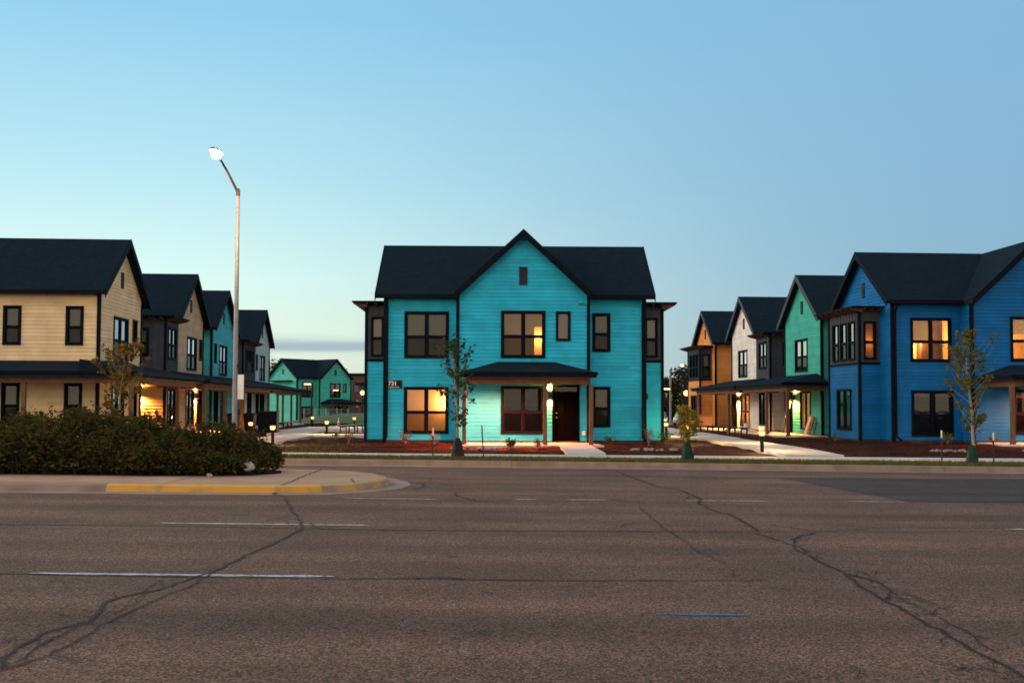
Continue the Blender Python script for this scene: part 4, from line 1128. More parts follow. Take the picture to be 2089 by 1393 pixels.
b = MB(); b.lathe([(.03, -.17), (.085, -.14), (.12, -.08), (.13, -.01), (.12, .02)], (-.06, -1.98, 8.2), 18); b.build('lamp_lens', LENS_S, sp, True)
light('street_lamp', 'POINT', (-.06, -1.98, 8.12), 2600, (1, .66, .34), sp, .12)
b = MB(); b.box(.075, .25, -.03, -.02, 1.62, 2.32); b.build('street_sign', WHITE_P, sp)
b = MB(); b.box(-.05, .05, -.12, -.07, .75, .95); b.box(.05, .12, -.04, .0, 2.5, 2.62); b.box(.1, .16, -.05, .0, 1.2, 1.35); b.build('junction_box', METAL_B, sp)

def area_lamp(x, y, h, d, label, e=60, s=1.0):
    z = land_z(x, y)
    r = empty('area_light', (x, y, z)); tag(r, label, 'lamp post', 'area lights beyond the houses')
    b = MB(); b.lathe([(.10 * s, 0), (.07 * s, h)], n=8); b.tube([(0, 0, h), (d * .5, 0, h + .02)], .05 * s, 6); b.build('pole', METAL_B, r)
    b = MB(); b.box(min(0, d), max(0, d), -.18, .18, h - .02, h + .10); b.build('lamp_head', METAL_B, r)
    b = MB(); b.box(min(.1 * d, d * .95), max(.1 * d, d * .95), -.17, .17, h - .16, h - .03); b.build('lamp_lens', LENS_F, r)
    if e: light('area_lamp', 'POINT', (d * .5, 0, h - .3), e, (1, .7, .4), r, .15)
    return r
area_lamp(-19.1, 95, 4.0, -.75, 'shoebox area light on a thin black pole before the jade house')
area_lamp(-23.4, 141, 3.6, -.8, 'area light past the right corner of the jade house', 40)
area_lamp(12.6, 84, 3.2, .75, 'amber area light near the turquoise house corner on the right', 60)
def globe(x, y, zc, r_, label, h=None, e=80, colr=(1, .72, .4)):
    z = land_z(x, y)
    o = empty('round_street_light', (x, y, z)); tag(o, label, 'lamp post', 'round lamps far behind')
    b = MB(); b.lathe([(.11, 0), (.06, zc - z - r_)], n=8); b.build('pole', METAL_B, o)
    b = MB(); b.lathe([(r_ * math.cos(a) + .001, r_ * math.sin(a)) for a in [rad(-85 + 17 * i) for i in range(11)]], (0, 0, zc - z), 14)
    b.build('globe', lens_mat('globe_lens', (1, .60, .25), 2.6, .2), o, True)
    light('globe_lamp', 'POINT', (0, 0, zc - z), e, WARM, o, r_)
globe(-20.1, 134, 3.35, .32, 'round amber street lamp against the left edge of the turquoise house', e=120)
globe(17.0, 97, 2.95, .28, 'round amber street lamp above the small yellow tree', e=120)
globe(22.2, 130, 7.0, .22, 'small high lamp glowing in front of the far trees', e=40)
pl_ = empty('utility_pole', (20.2, 127, -.8)); tag(pl_, 'bare pale utility pole standing before the far trees', 'pole')
b = MB(); b.lathe([(.16, 0), (.10, 7.2)], n=10); b.build('shaft', ALU, pl_); b = MB(); b.box(-.12, .12, -.2, .2, 5.2, 6.0); b.build('meter_box', ALU, pl_)

# ------------------------------------------------------------------ vegetation
def leaf_quads(mb, c, rng, size, n, spread, flat=.6):
    for _ in range(n):
        p = Vector((c[0] + rng.gauss(0, spread[0]), c[1] + rng.gauss(0, spread[1]), c[2] + rng.gauss(0, spread[2])))
        add_leaf(mb, p, rng, size * rng.uniform(.6, 1.3))
def add_leaf(mb, p, rng, s, nrm=None):
    a = Vector((rng.gauss(0, 1), rng.gauss(0, 1), rng.gauss(0, .7)))
    if nrm is not None: a = a - nrm * a.dot(nrm) * .8
    if a.length < 1e-3: return
    a.normalize()
    b = a.cross(Vector((rng.gauss(0, 1), rng.gauss(0, 1), rng.gauss(0, 1))))
    if b.length < 1e-3: return
    b.normalize()
    mb.face([p - a * s * .55, p + b * s * .30 - a * s * .05, p + a * s * .6, p - b * s * .30 - a * s * .05])

def young_tree(x, y, h, label, lm, seed, lean=(0, 0), r=.045, crown=(.25, 1.0), width=.7, nb=22, nl=26, ls=.11, group='young street trees', bark=None):
    rng = random.Random(seed)
    o = empty('young_tree', (x, y, land_z(x, y))); tag(o, label, 'tree', group)
    t = MB(); pts = []; m = 9
    for i in range(m):
        f = i / (m - 1); pts.append((lean[0] * f * f + rng.gauss(0, .012), lean[1] * f + rng.gauss(0, .012), h * f * .97 - .03))
    t.tube(pts, [r * (1 - .82 * i / (m - 1)) for i in range(m)], 8)
    lv = MB()
    for k in range(nb):
        f = crown[0] + (crown[1] - crown[0]) * (k + rng.random()) / nb
        q = f * (m - 1); i = min(m - 2, int(q)); P0 = Vector(pts[i]).lerp(Vector(pts[i + 1]), q - i)
        an = k * 2.4 + rng.uniform(-.5, .5)
        g = (f - crown[0]) / (crown[1] - crown[0])
        ln = width * (.35 + 1.0 * math.sin(math.pi * min(1, .12 + g * .88)) ** .8) * rng.uniform(.6, 1.15)
        d = Vector((math.cos(an), math.sin(an), rng.uniform(.7, 1.5))).normalized()
        P1 = P0 + d * ln * .55; P2 = P1 + (d + Vector((0, 0, .35))).normalized() * ln * .5
        t.tube([P0, P1, P2], [r * .20 * (1.1 - f), r * .13 * (1.1 - f) + .002, .002], 5, caps=False)
        cls = [rng.uniform(.2, 1.05) for _ in range(rng.choice((2, 3, 3, 4)))]
        for j_ in range(int(nl * rng.uniform(.25, 1.25))):
            s_ = rng.choice(cls) + rng.gauss(0, .06); P = P0.lerp(P1, s_ * 2) if s_ < .5 else P1.lerp(P2, s_ * 2 - 1)
            P = P + Vector((rng.gauss(0, .05), rng.gauss(0, .05), rng.gauss(0, .055)))
            add_leaf(lv, P, rng, ls * rng.uniform(.6, 1.25))
    t.build('trunk', bark or BARK, o, True); lv.build('crown', lm, o)
    return o
def water_bag(x, y, h, rr, mt, label, seed):
    rng = random.Random(seed); z = land_z(x, y)
    b = MB(); n_ = 20; b0 = 0
    prof_ = [(1.15, 0), (1.2, .03), (1.12, .12), (1.0, .35), (.85, .6), (.66, .82), (.42, .96), (.22, 1.0)]
    for q, (k_, f) in enumerate(prof_):
        for i in range(n_):
            a = 2 * math.pi * i / n_
            w_ = rr * k_ * (1 + .10 * math.sin(3 * a + seed) + .09 * math.sin(7 * a + q * .6) + rng.gauss(0, .04))
            b.v.append((w_ * math.cos(a), w_ * .85 * math.sin(a), h * f + rng.gauss(0, .006)))
    for q in range(len(prof_) - 1):
        for i in range(n_):
            b.f.append((q * n_ + i, q * n_ + (i + 1) % n_, (q + 1) * n_ + (i + 1) % n_, (q + 1) * n_ + i)); b.m.append(0)
    o = b.build('watering_bag', mt, None, True); o.location = (x, y, z)
    tag(o, label, 'watering bag'); return o
def stake(x, y, h, label, white=True, lean=0.0):
    r = empty('stake', (x, y, land_z(x, y))); tag(r, label, 'stake', 'tree stakes in the verge')
    b = MB(); hh = h - (.22 if white else 0)
    b.box(-.018, .018, -.006, .006, -.1, hh); b.box(-.006, .006, .0061, .03, -.1, hh); b.build('post', STAKE, r)
    if white:
        b = MB(); b.box(-.019, .019, -.007, .007, hh + .001, h); b.box(-.0065, .0065, .0071, .031, hh + .001, h); b.build('tip', WHITE_P, r)
    r.rotation_euler = (0, lean, 0)
young_tree(-1.58, 29.2, 3.4, 'slender green young tree before the lit window of the turquoise house', LEAF_G, 3, lean=(-.18, 0), r=.05, crown=(.26, 1), width=.66, nb=34, nl=34, ls=.11)
water_bag(-1.60, 29.2,   .58, .165, BAGD, 'limp grey watering bag around the green tree trunk', 1)
stake(-2.30, 29.1, .85, 'dark stake left of the green tree', True)
stake(-.82, 29.1, .95, 'dark stake right of the green tree', False, -.06)
young_tree(-11.35, 28.8, 3.1, 'thin ochre-leaved young tree before the cream house corner', LEAF_O, 12, r=.035, crown=(.30, 1), width=.85, nb=32, nl=44, ls=.13, lean=(.12, 0))
young_tree(5.02, 28.75, 1.42, 'short yellow-leaved sapling in a green watering bag', LEAF_Y, 21, r=.03, crown=(.36, 1.0), width=.46, nb=22, nl=40, ls=.11)
water_bag(5.05, 28.75, .55, .165, BAGG, 'dark green watering bag wrapping the yellow sapling', 2)
young_tree(13.35, 28.85, 3.75, 'yellow-green young tree with pale trunk before the blue house', LEAF_YG, 33, r=.055, crown=(.22, 1), width=.80, nb=44, nl=34, ls=.12, lean=(-.25, 0), bark=mat('bark_pale', (.17, .145, .12), .9, c2=(.27, .235, .20), scale=12))
water_bag(13.32, 28.85, .55, .15, BAGG, 'green watering bag wrapping the pale trunk before the blue house', 5)
stake(12.45, 28.9, .95, 'dark stake left of the yellow-green tree')
stake(13.95, 28.9, .90, 'dark stake right of the yellow-green tree')

# hedge on the island
def hedge():
    rng = random.Random(77)
    o = empty('hedge', (-9, 22.3, road_z(-9, 22.3) + .14)); tag(o, 'dense dark green hedge spilling over the traffic island', 'hedge')
    prof_ = [(-20, 1.32), (-11.3, 1.2), (-10.6, 1.12), (-10, 1.24), (-9.25, 1.34), (-8.8, 1.2), (-7.7, 1.0), (-7, .95), (-6.5, 1.1), (-6.25, .86), (-5.95, .66), (-5.6, .38), (-5.4, .12)]
    def top(x):
        for (a, p), (b, q) in zip(prof_, prof_[1:]):
            if a <= x <= b: return p + (q - p) * (x - a) / (b - a)
        return .1
    lv = MB(); st = MB()
    x = -17.5
    lobes = []
    while x < -5.5:
        near = x > -12.2
        for yy in ((21.35, 21.9, 22.6, 23.2) if near else (21.5, 22.6)):
            xx_ = x + rng.uniform(-.2, .2); H = top(min(-4.9, xx_)) * rng.uniform(.54, 1.05)
            y_ = yy + rng.uniform(-.15, .15)
            if xx_ > -6.3: y_ = 22.3 + (y_ - 22.3) * max(.3, (-5.0 - xx_) / 1.3)
            if yy < 21.5: H *= rng.uniform(.55, .8)
            lobes.append((xx_, y_, H, rng.uniform(.30, .48)))
        x += .34 if near else .6
    for (cx_, cy_, H, R) in lobes:
        n_ = int(520 * R / .4)
        for _ in range(n_):
            th = rng.uniform(0, 2 * math.pi); u_ = rng.random() ** .55
            z = H * u_; rr = R * (1.0 if u_ < .72 else math.sqrt(max(0.02, 1 - ((u_ - .72) / .30) ** 2))) * (.78 + .32 * rng.random())
            p = Vector((cx_ + rr * math.cos(th) + 9, cy_ + rr * math.sin(th) - 22.3, z + .04 + rng.gauss(0, .03)))
            add_leaf(lv, p, rng, rng.uniform(.05, .12), None)
        for _ in range(3):
            a = rng.uniform(0, 6.28)
            st.tube([(cx_ + 9, cy_ - 22.3, -.1), (cx_ + 9 + .12 * math.cos(a), cy_ - 22.3 + .12 * math.sin(a), H * .5), (cx_ + 9 + .25 * math.cos(a), cy_ - 22.3 + .25 * math.sin(a), H * 1.02)], [.012, .008, .002], 4, caps=False)
        for _ in range(10):                                   # stray shoots
            a = rng.uniform(0, 6.28); r_ = R * rng.random()
            p0 = Vector((cx_ + 9 + r_ * math.cos(a), cy_ - 22.3 + r_ * math.sin(a), H * .95))
            p1 = p0 + Vector((rng.gauss(0, .08), rng.gauss(0, .08), rng.uniform(.08, .34)))
            st.tube([p0, p1], [.004, .001], 3, caps=False)
            for q in range(7): add_leaf(lv, p0.lerp(p1, rng.uniform(.2, 1.05)) + Vector((rng.gauss(0, .02), rng.gauss(0, .02), 0)), rng, rng.uniform(.045, .08))
    st.build('stems', STEM, o); lv.build('foliage', LEAF_H, o)
hedge()
# litter caught in the hedge
def crumple(name, loc, s, label, cat, mt, seed):
    rng = random.Random(seed); b = MB(); n_, m_ = 12, 8
    for i in range(m_ + 1):
        for k_ in range(n_):
            a, e = 2 * math.pi * k_ / n_, math.pi * i / m_ - math.pi / 2
            r = s * rng.uniform(.72, 1.15)
            b.v.append((r * 1.25 * math.cos(e) * math.cos(a), r * .8 * math.cos(e) * math.sin(a), r * .85 * math.sin(e) + s * .8))
    for i in range(m_):
        for k_ in range(n_): b.f.append((i * n_ + k_, i * n_ + (k_ + 1) % n_, (i + 1) * n_ + (k_ + 1) % n_, (i + 1) * n_ + k_)); b.m.append(0)
    o = b.build(name, mt); o.location = loc; tag(o, label, cat)
crumple('plastic_bag', (-5.62, 21.30, .30), .115, 'crumpled white plastic bag caught in the hedge front', 'bag', mat('bag_white', (.30, .27, .25), .5, c2=(.40, .36, .34), scale=9), 4)
crumple('paper_scrap', (-6.35, 21.0, .17), .055, 'small pale scrap of paper on the soil under the hedge', 'litter', mat('paper_pale', (.34, .24, .19), .8), 6)

# grass blades in the verge
def grass_strip(name, x0, x1, y0, y1, n, hmin, hmax, zf, seed, mt):
    rng = random.Random(seed); b = MB()
    for _ in range(n):
        x, y = rng.uniform(x0, x1), rng.uniform(y0, y1); z = zf(x, y) - .01; h = rng.uniform(hmin, hmax)
        a = rng.uniform(0, 6.28); w_ = rng.uniform(.006, .014); dx_, dy_ = math.cos(a) * w_, math.sin(a) * w_
        lx, ly = rng.gauss(0, .35) * h, rng.gauss(0, .35) * h
        b.face([(x - dx_, y - dy_, z), (x + dx_, y + dy_, z), (x + lx, y + ly, z + h)])
    return tag(b.build(name, mt), kind='stuff')
GRASS = leaf_mat('grass_blades', [(.045, .055, .014), (.08, .085, .02), (.13, .11, .03), (.20, .12, .04)], .3)
grass_strip('grass', -18, 18, 27.88, 29.49, 42000, .04, .10, land_z, 8, GRASS)
grass_strip('grass', -9.4, -5.5, 31.3, 38.5, 900, .05, .16, land_z, 9, GRASS)

# low plants in the beds
def shrub(x, y, h, w_, label, lm, seed, n_=160, ls=.06):
    rng = random.Random(seed); o = empty('small_shrub', (x, y, land_z(x, y))); tag(o, label, 'shrub', 'small shrubs in the mulch beds')
    st, lv = MB(), MB()
    for k_ in range(9):
        a = rng.uniform(0, 6.28); q = Vector((math.cos(a) * w_ * rng.uniform(.2, 1), math.sin(a) * w_ * rng.uniform(.2, 1), h * rng.uniform(.6, 1)))
        st.tube([(0, 0, -.03), q * .5 + Vector((0, 0, .06)), q], [.008, .006, .002], 4, caps=False)
        for _ in range(n_ // 9):
            add_leaf(lv, q * rng.uniform(.35, 1.05) + Vector((rng.gauss(0, .05), rng.gauss(0, .05), rng.gauss(0, .04))), rng, ls * rng.uniform(.6, 1.3))
    st.build('stems', BARK, o); lv.build('foliage', lm, o)
shrub(-4.25, 39.9, .52, .28, 'ochre shrub under the lit window of the turquoise house', LEAF_O, 1, 200)
shrub(-3.05, 39.4, .55, .24, 'thin green shrub right of the lit window sill', LEAF_YG, 2, 120)
shrub(-.05, 36.0, .36, .34, 'rounded green shrub before the porch slab', LEAF_G, 3, 420)
shrub(.95, 36.0, .34, .20, 'narrow green shrub beside the middle porch post', LEAF_G, 4, 240)
shrub(3.95, 39.8, .30, .35, 'low dark shrub under the turquoise right wing', LEAF_G, 5, 260)
shrub(5.4, 39.4, .75, .30, 'taller shrub at the turquoise house right corner', LEAF_O, 6, 260)
shrub(6.3, 41.0, .5, .5, 'dark spreading shrub right of the turquoise house', LEAF_G, 7, 420)
shrub(-6.6, 40.4, .42, .3, 'ochre shrub at the turquoise house left corner', LEAF_O, 8, 200)
shrub(17.9, 41.0, .45, .3, 'green shrub under the big dark window of the blue house', LEAF_YG, 9, 240)
shrub(20.0, 41.5, .35, .3, 'small green shrub near the blue house porch', LEAF_YG, 10, 160)
shrub(14.6, 45.0, .3, .3, 'low shrub by the blue house bay', LEAF_YG, 11, 120)
shrub(12.0, 55.5, .5, .35, 'shrub beside the far right path', LEAF_O, 13, 160)
shrub(-8.1, 46.0, .3, .4, 'low shrub left of the turquoise house bay', LEAF_O, 14, 160)
def stones(x, y, label, seed, w_=(.9, .35), n_=26):
    rng = random.Random(seed); b = MB(); z = land_z(x, y)
    for _ in range(n_):
        px_, py_, s_ = x + rng.uniform(-w_[0], w_[0]), y + rng.uniform(-w_[1], w_[1]), rng.uniform(.04, .10)
        b.lathe([(s_ * .6, -.02), (s_, s_ * .3), (s_ * .75, s_ * .7), (s_ * .2, s_ * .85)], (px_, py_, z), 7)
    tag(b.build('gravel', mat('stone_pale', (.17, .14, .12), .9, c2=(.27, .225, .195), scale=7)), kind='stuff')
stones(-1.2, 34.6, '', 1); stones(4.9, 34.5, '', 2, (.8, .2), 20); stones(15.1, 34.4, '', 3, (.6, .2), 18); stones(-8.6, 36.5, '', 4, (.7, .2), 18); stones(18.6, 34.8, '', 5, (.7, .25), 18)

# far trees
def crown_tree(x, y, h, w_, label, seed, lm=None, n_=2600, ls=.45, trunk=True, group='trees far behind the houses'):
    rng = random.Random(seed); z = land_z(x, y); o = empty('tree', (x, y, z)); tag(o, label, 'tree', group)
    t, lv = MB(), MB()
    t.tube([(0, 0, -.2), (rng.gauss(0, .1), 0, h * .3), (rng.gauss(0, .3), 0, h * .7)], [.035 * h * .9, .028 * h, .008 * h], 8)
    cl = []
    for k_ in range(34):
        a = rng.uniform(0, 6.28); f = rng.uniform(.18, 1.0); r = w_ * math.sin(math.pi * min(.97, .15 + .8 * f)) ** .7 * rng.random() ** .5
        c = Vector((r * math.cos(a), r * math.sin(a), h * f * .95)); cl.append(c)
        t.tube([(0, 0, h * f * .45), c * .6 + Vector((0, 0, h * f * .25)), c], [.008 * h, .005 * h, .02], 5, caps=False)
    for _ in range(n_):
        c = rng.choice(cl); s_ = h * .075
        p = c + Vector((rng.gauss(0, s_), rng.gauss(0, s_), rng.gauss(0, s_ * .8)))
        add_leaf(lv, p, rng, ls * rng.uniform(.5, 1.2))
    t.build('trunk', BARK, o, True); lv.build('crown', lm or LEAF_D, o)
for i, (x, y, h, w_, lb) in enumerate([(23.6, 150, 6.6, 3.4, 'dark leafy tree beyond the car park, left of the utility pole'), (27.0, 152, 8.6, 3.6, 'taller bronze-tinted tree right of the utility pole'), (30.5, 156, 9.4, 4.0, 'tallest far tree just left of the orange house'),
                                      (25.2, 147, 4.2, 3.2, 'low bushy tree under the taller far ones'), (29.2, 149, 4.6, 3.2, 'low dark tree behind the round amber lamp'), (21.4, 149, 4.6, 3.0, 'dark tree touching the turquoise house edge')]):
    crown_tree(x, y, h, w_, lb, 50 + i, None, 3000 if h > 5 else 2600, .5)
crown_tree(-36.5, 146, 9.6, 3.2, 'dark tree behind the pale mint house roof', 61, LEAF_D, 2600, .5)
crown_tree(-33.2, 149, 7.4, 2.6, 'lower dark tree between mint and jade houses', 62, LEAF_D, 2200, .5)
crown_tree(-33.5, 196, 9.0, 2.6, 'pale green tree beside the brown apartment block', 63, LEAF_YG, 1800, .5)

# ------------------------------------------------------------------ small things of the courts
def bench(x, y, L_, rz, label):
    o = empty('bench', (x, y, land_z(x, y))); tag(o, label, 'bench', 'benches along the paths'); o.rotation_euler = (0, 0, rz)
    b = MB()
    for i in range(4): b.box(-.22 + .115 * i, -.12 + .115 * i, 0, L_, .42, .46)
    b.build('seat', METAL_B, o)
    for k_ in range(max(2, int(L_ / 1.1))):
        yy = .15 + (L_ - .3) * k_ / (max(2, int(L_ / 1.1)) - 1)
        q = MB(); q.box(-.18, -.12, yy - .03, yy + .03, -.02, .419); q.box(.12, .18, yy - .03, yy + .03, -.02, .419); q.box(-.119, .119, yy - .025, yy + .025, .36, .418); q.build('leg', METAL_B, o)
bench(-8.75, 51.6, 4.2, rad(-4), 'long black bench by the turquoise house left side')
bench(-13.9, 60.0, 3.6, rad(4), 'black bench in front of the mint house porch')
bench(10.9, 54.5, 4.0, rad(10), 'black bench along the right path before the orange house')
bench(11.6, 49.6, 3.6, rad(8), 'black bench before the green house porch')
o = empty('utility_cabinet', (-13.05, 53.5, land_z(-13, 53.5))); tag(o, 'big black utility cabinet at the path behind the hedge', 'cabinet'); o.rotation_euler = (0, 0, rad(4))
b = MB(); b.box(-.5, .5, -.4, .4, 0, 1.16); b.box(-.53, .53, -.43, .43, 1.161, 1.2); b.build('body', METAL_B, o)
b = MB(); b.box(-.47, -.01, -.42, -.401, .08, 1.12); b.box(.01, .47, -.42, -.401, .08, 1.12); b.box(.03, .06, -.45, -.421, .5, .7); b.build('door', TRIM, o)
for i, (x, y, lb) in enumerate(((-15.4, 55.2, 'dark wheeled bin under the aqua porch, left of its twin'), (-14.6, 55.6, 'dark wheeled bin beside the utility cabinet'), (11.95, 69.0, 'dark bin below the orange house wall'))):
    o = empty('wheeled_bin', (x, y, land_z(x, y) + .03)); tag(o, lb, 'bin', 'wheeled bins by the porches')
    b = MB(); b.hexa([(-.22, -.25, .05), (.22, -.25, .05), (.22, .25, .05), (-.22, .25, .05), (-.29, -.33, .95), (.29, -.33, .95), (.29, .35, .95), (-.29, .35, .95)]); b.build('body', METAL_B, o)
    b = MB(); b.hexa([(-.31, -.36, .951), (.31, -.36, .951), (.31, .38, .951), (-.31, .38, .951), (-.27, -.3, 1.02), (.27, -.3, 1.02), (.27, .34, 1.05), (-.27, .34, 1.05)]); b.build('lid', TRIM, o)
    for s_ in (-1, 1):
        b = MB(); b.tube([(s_ * .25, .3, .1), (s_ * .31, .3, .1)], .1, 12); b.build('wheel', METAL_B, o)
# bucket, ladder, boards on the right-hand porches
G0 = lambda y, off, z: (19.06 - .06 * y - off, y, z)
o = empty('bucket', (*G0(59.3, 1.5, 0)[:2], .205)); tag(o, 'white bucket standing on the porch slab by the green house', 'bucket')
b = MB(); b.lathe([(.17, 0), (.20, .42), (.215, .43), (.215, .46)], n=18); b.build('body', WHITE_P, o); b = MB(); b.tube([(-.2, 0, .42), (-.12, -.2, .3), (.12, -.2, .3), (.2, 0, .42)], .008, 5); b.build('handle', ALU, o)
o = empty('ladder', G0(55.5, .62, .205)); o.rotation_euler = (0, rad(11), rad(93.4 - 90)); tag(o, 'folded wooden step ladder leaning by the green house lamp', 'ladder')
b = MB()
for yy in (-.22, .22): b.box(-.03, .03, yy - .02, yy + .02, 0, 1.95)
b.build('rails', mat('ladder_wood', (.42, .24, .10), .7), o)
for i in range(6):
    b = MB(); b.box(-.04, .04, -.199, .199, .25 + .3 * i, .28 + .3 * i); b.build('rung', WOOD_P, o)
for i, (y, w_, h, an, lb) in enumerate(((52.55, .34, 1.0, 18, 'pale board leaning on the green house wall, leftmost'), (52.1, .24, .98, 16, 'brown board leaning on the green wall right of the pale one'), (51.75, .18, .7, 14, 'short grey board leaning at the green house corner'))):
    b = MB(); b.box(-.05, .0, -w_ / 2, w_ / 2, 0, h); q = b.build('board', [mat('board_wood', (.55, .32, .13), .8, c2=(.62, .38, .18), scale=3), WOOD, PANEL][i])
    q.location = G0(y, .12 + h * math.sin(rad(an)), .21); q.rotation_euler = (0, rad(an), rad(3.4)); tag(q, lb, 'board', 'boards leaning on the green house')
o = empty('storage_box', (*G0(70.4, 1.2, 0)[:2], .22)); tag(o, 'pale box under the far end of the white house porch', 'box')
b = MB(); b.box(-.45, .45, -.4, .4, 0, .75); b.box(-.47, .47, -.42, .42, .751, .79); b.build('body', mat('box_tan', (.35, .22, .12), .8), o)
o = empty('bicycle', (*G0(63.3, .55, 0)[:2], .205)); o.rotation_euler = (0, 0, rad(93.4)); tag(o, 'dark bicycle parked against the white house wall', 'bicycle')
for xx_ in (-.5, .5):
    b = MB(); b.tube([(xx_ + .33 * math.cos(a), 0, .34 + .33 * math.sin(a)) for a in [2 * math.pi * i / 20 for i in range(21)]], .02, 5); 
    for i in range(6): b.tube([(xx_, 0, .34), (xx_ + .32 * math.cos(i * 1.047), 0, .34 + .32 * math.sin(i * 1.047))], .004, 3)
    b.build('wheel', METAL_B, o)
b = MB()
for p_, q_ in (((-.5, 0, .34), (-.18, 0, .8)), ((-.5, 0, .34), (0, 0, .32)), ((0, 0, .32), (-.2, 0, .86)), ((0, 0, .32), (.36, 0, .78)), ((-.18, 0, .78), (.34, 0, .82)), ((.5, 0, .34), (.33, 0, .95))): b.tube([p_, q_], .018, 6)
b.build('frame', mat('bike_paint', (.06, .03, .03), .4), o)
b = MB(); b.hexa([(-.34, -.06, .87), (-.1, -.03, .87), (-.1, .03, .87), (-.34, .06, .87), (-.34, -.07, .93), (-.1, -.02, .92), (-.1, .02, .92), (-.34, .07, .93)]); b.build('saddle', TRIM, o)
b = MB(); b.tube([(.28, -.26, .98), (.33, 0, .96), (.28, .26, .98)], .014, 6); b.build('handlebar', METAL_B, o)
# traffic cone on the far path
o = empty('traffic_cone', (-16.85, 97, land_z(-16.85, 97) + .02)); tag(o, 'orange and white traffic cone on the path edge before the lawn', 'cone')
CO = mat('cone_orange', (.62, .08, .02), .6); CW = mat('cone_white', (.7, .68, .66), .5)
b = MB(); b.box(-.2, .2, -.2, .2, 0, .03); b.build('base', CO, o)
b = MB(); b.lathe([(.15, .031), (.10, .25)], n=14); b.lathe([(.069, .401), (.05, .5)], n=14); b.build('cone_body', CO, o)
b = MB(); b.lathe([(.10, .251), (.07, .40)], n=14); b.lathe([(.05, .501), (.025, .70)], n=14); b.build('reflective_band', CW, o)
# grass mound behind it
def mound(x, y):
    f = max(0, 1 - ((x + 15.5) / 8.5) ** 2) * max(0, 1 - ((y - 108) / 11) ** 2)
    return land_z(x, y) - .05 + 1.35 * f ** .7
sheet('grass_mound', mat('mound_grass', (.03, .06, .015), .95, c2=(.05, .09, .02), scale=1.5, bump=.5, bscale=20), frange(-24, -7, 1), frange(97.5, 119, 1), mound)
# light mesh fence before the jade house
o = empty('fence', (-24.6, 118, land_z(-24, 118))); tag(o, 'thin pale mesh fence in front of the jade house', 'fence')
FM = mat('fence_steel', (.30, .30, .30), .5, metallic=.3)
for i in range(5):
    b = MB(); b.lathe([(.04, 0), (.04, 1.9)], (i * 1.3, 0, 0), 8); b.build('post', FM, o)
b = MB()
for k_ in range(4): b.tube([(0, 0, .3 + .5 * k_), (5.2, 0, .3 + .5 * k_)], .018, 5)
for k_ in range(24): b.tube([(.2 + .21 * k_, 0, .1), (.2 + .21 * k_, 0, 1.8)], .008, 4)
b.build('mesh_panel', FM, o)

# far buildings
def block(x0, x1, y, zt, mt, label, wins_, roof_mt=SHINGLE, name='apartment_building', depth=14, z0=-1.2, extra=None):
    o = empty(name, (x0, y, z0)); tag(o, label, 'building'); Wd = x1 - x0; h = zt - z0
    b = MB(); b.box(0, Wd, 0, depth, 0, h); b.build('wall', mt, o)
    b = MB(); b.box(-.5, Wd + .5, -.6, depth + .5, h + .005, h + .35); b.build('roof', roof_mt, o)
    for (fx_, fz, fw_, fh, lit_) in wins_:
        f = MB(); X, Z = Wd * fx_, h * fz
        f.box(X - fw_ / 2 - .1, X + fw_ / 2 + .1, -.06, .02, Z - .1, Z + fh + .1); q = f.build('window', TRIM, o)
        p_ = MB(); p_.box(X - fw_ / 2, X + fw_ / 2, -.075, -.061, Z, Z + fh); p_.build('pane', lit_, q)
    return o
PANE_D = mat('pane_dusky', (.10, .13, .15), .15); PANE_P = mat('pane_pale', (.32, .30, .27), .5)
PANE_L = mat('pane_lit', (.5, .3, .1), .5, emit=(1, .55, .2), estr=.8)
BRICK = mat('brick_brown', (.075, .045, .035), .9, c2=(.11, .065, .05), scale=6); SALMON = mat('render_salmon', (.42, .22, .17), .9, c2=(.48, .27, .21), scale=2)
ab = block(-32.5, -22.0, 190, 7.4, BRICK, 'dark brown apartment block far behind the courtyard', [(.28, .62, 1.1, 1.3, PANE_D), (.40, .62, 1.1, 1.3, PANE_D), (.33, .28, 1.4, 1.5, PANE_P), (.62, .28, 1.3, 1.4, PANE_P), (.62, .05, 2.2, 1.4, PANE_L), (.8, .55, 1.4, 1.6, PANE_P), (.8, .08, 1.6, 1.4, PANE_L)])
b = MB(); b.box(6.2, 10.4, 1.0, 8, 8.95, 12.0); b.build('roof_tower', SALMON, ab); b = MB(); b.box(5.2, 10.9, .4, 8.5, 12.005, 12.3); b.build('tower_roof', BRICK, ab)
block(-40.5, -33.0, 172, 8.4, mat('far_house_dark', (.05, .06, .055), .9), 'dark far house glimpsed between mint and jade houses', [(.75, .72, .8, 1.2, PANE_P)], name='far_house', depth=8)

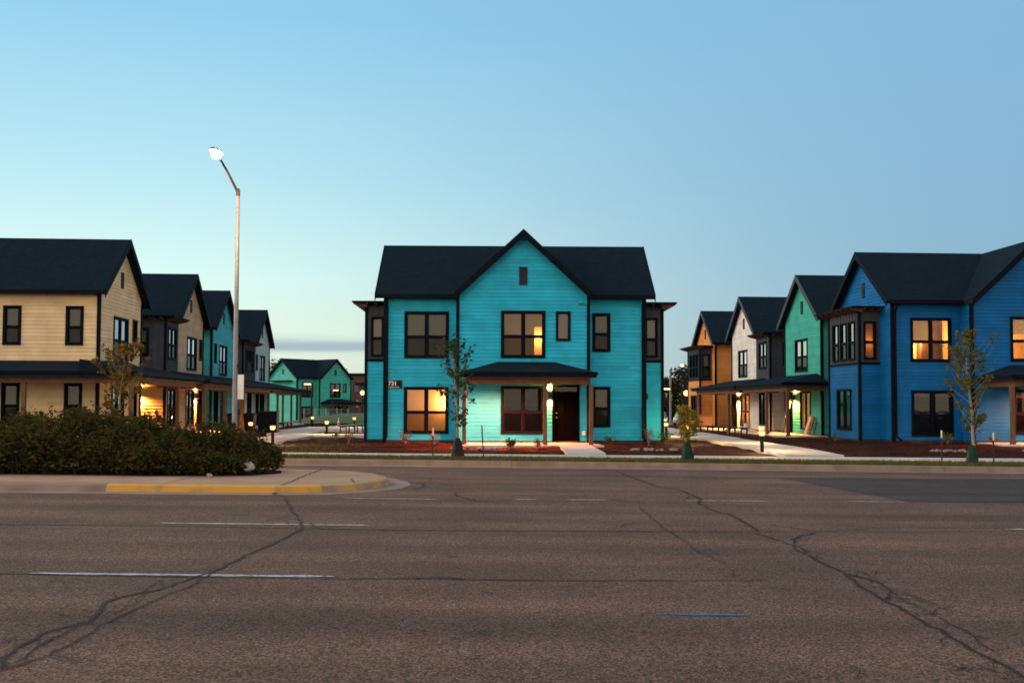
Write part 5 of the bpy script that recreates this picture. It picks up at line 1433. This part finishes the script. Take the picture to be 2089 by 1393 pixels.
# parked cars far behind
def car(x, y, rz, body, label, lights=None, e=0):
    o = empty('parked_car', (x, y, land_z(x, y))); o.rotation_euler = (0, 0, rz); tag(o, label, 'car', 'cars parked far behind')
    b = MB(); w_ = .88
    pr = [(-2.2, .35), (-2.25, .75), (-2.0, .92), (-1.1, .98), (1.1, .95), (2.0, .85), (2.2, .62), (2.15, .32)]
    n_ = len(pr)
    for s_ in (-1, 1):
        for p_, z_ in pr: b.v.append((p_, s_ * w_ * (1 if z_ < .9 else .95), z_))
    b.f.append(tuple(range(n_))); b.f.append(tuple(range(2 * n_ - 1, n_ - 1, -1))); b.m += [0, 0]
    for i in range(n_): b.f.append((i, n_ + i, n_ + (i + 1) % n_, (i + 1) % n_)); b.m.append(0)
    b.build('body', body, o)
    b = MB(); b.hexa([(-1.7, -.80, .97), (1.0, -.80, .96), (1.0, .80, .96), (-1.7, .80, .97), (-1.2, -.66, 1.46), (.35, -.66, 1.46), (.35, .66, 1.46), (-1.2, .66, 1.46)]); b.build('cabin_glass', PANE_D, o)
    b = MB(); b.box(-1.22, .37, -.67, .67, 1.461, 1.5); b.build('roof', body, o)
    for xx_ in (-1.35, 1.35):
        for s_ in (-1, 1):
            b = MB(); b.tube([(xx_, s_ * .70, .33), (xx_, s_ * .90, .33)], .33, 16); b.build('wheel', METAL_B, o)
    for s_ in (-1, 1):
        b = MB(); b.box(2.13, 2.23, s_ * .65 - .17, s_ * .65 + .17, .60, .74); b.build('headlight', LENS_F if lights else WHITE_P, o)
car(16.6, 112, rad(-100), mat('car_silver', (.40, .40, .42), .35, metallic=.5), 'silver car with lit headlights beside the turquoise house edge', True)
car(19.6, 114, rad(-92), mat('car_white', (.6, .6, .6), .35), 'white car with lit headlights in the car park on the right', True)
car(22.4, 118, rad(-88), mat('car_grey', (.16, .16, .18), .35), 'dark grey car parked behind the yellow sapling', False)
car(-24.5, 150, rad(5), mat('car_black', (.03, .03, .04), .3), 'black car parked beyond the mound, left one', False)
car(-19.5, 152, rad(0), mat('car_pale', (.5, .5, .52), .35), 'pale car parked beyond the mound, right one', True)
sheet('car_park', ASPH_N, frange(12, 60, 8), [86, 100, 125, 140], land_z, off=.03)
sheet('car_park', ASPH_N, frange(-60, -8, 8), [141, 160, 180], land_z, off=.03)

# the far wood that closes the horizon behind everything
def far_wood():
    rng = random.Random(404); b = MB()
    x = -420
    while x < 420:
        h = 5.2 + 1.6 * math.sin(x * .037) + rng.uniform(-1.2, 1.2); y = 285 + rng.uniform(-12, 25); w_ = rng.uniform(2.5, 4.5)
        for _ in range(46):
            a = rng.uniform(0, 6.28); f = rng.random() ** .7; rr = w_ * math.sqrt(max(.05, 1 - f * f * .8)) * rng.random() ** .4
            add_leaf(b, Vector((x + rr * math.cos(a), y + rr * math.sin(a), -1.0 + h * f)), rng, rng.uniform(.8, 1.8))
        x += rng.uniform(2.2, 4.2)
    tag(b.build('far_wood', LEAF_D), kind='stuff')
far_wood()

block(-26.5, -19.0, 172, 5.2, mat('far_brick_dark', (.06, .045, .04), .9, c2=(.08, .06, .05), scale=4), 'low dark building with lit panes in front of the brown block', [(.2, .45, .9, 1.2, PANE_L), (.45, .45, .9, 1.2, PANE_D), (.7, .45, .9, 1.2, PANE_P), (.3, .1, 1.4, 1.5, PANE_P), (.75, .1, 1.4, 1.5, PANE_L)], depth=9)
area_lamp(-21.6, 120, 4.2, .7, 'amber area light beyond the grass mound', 40)
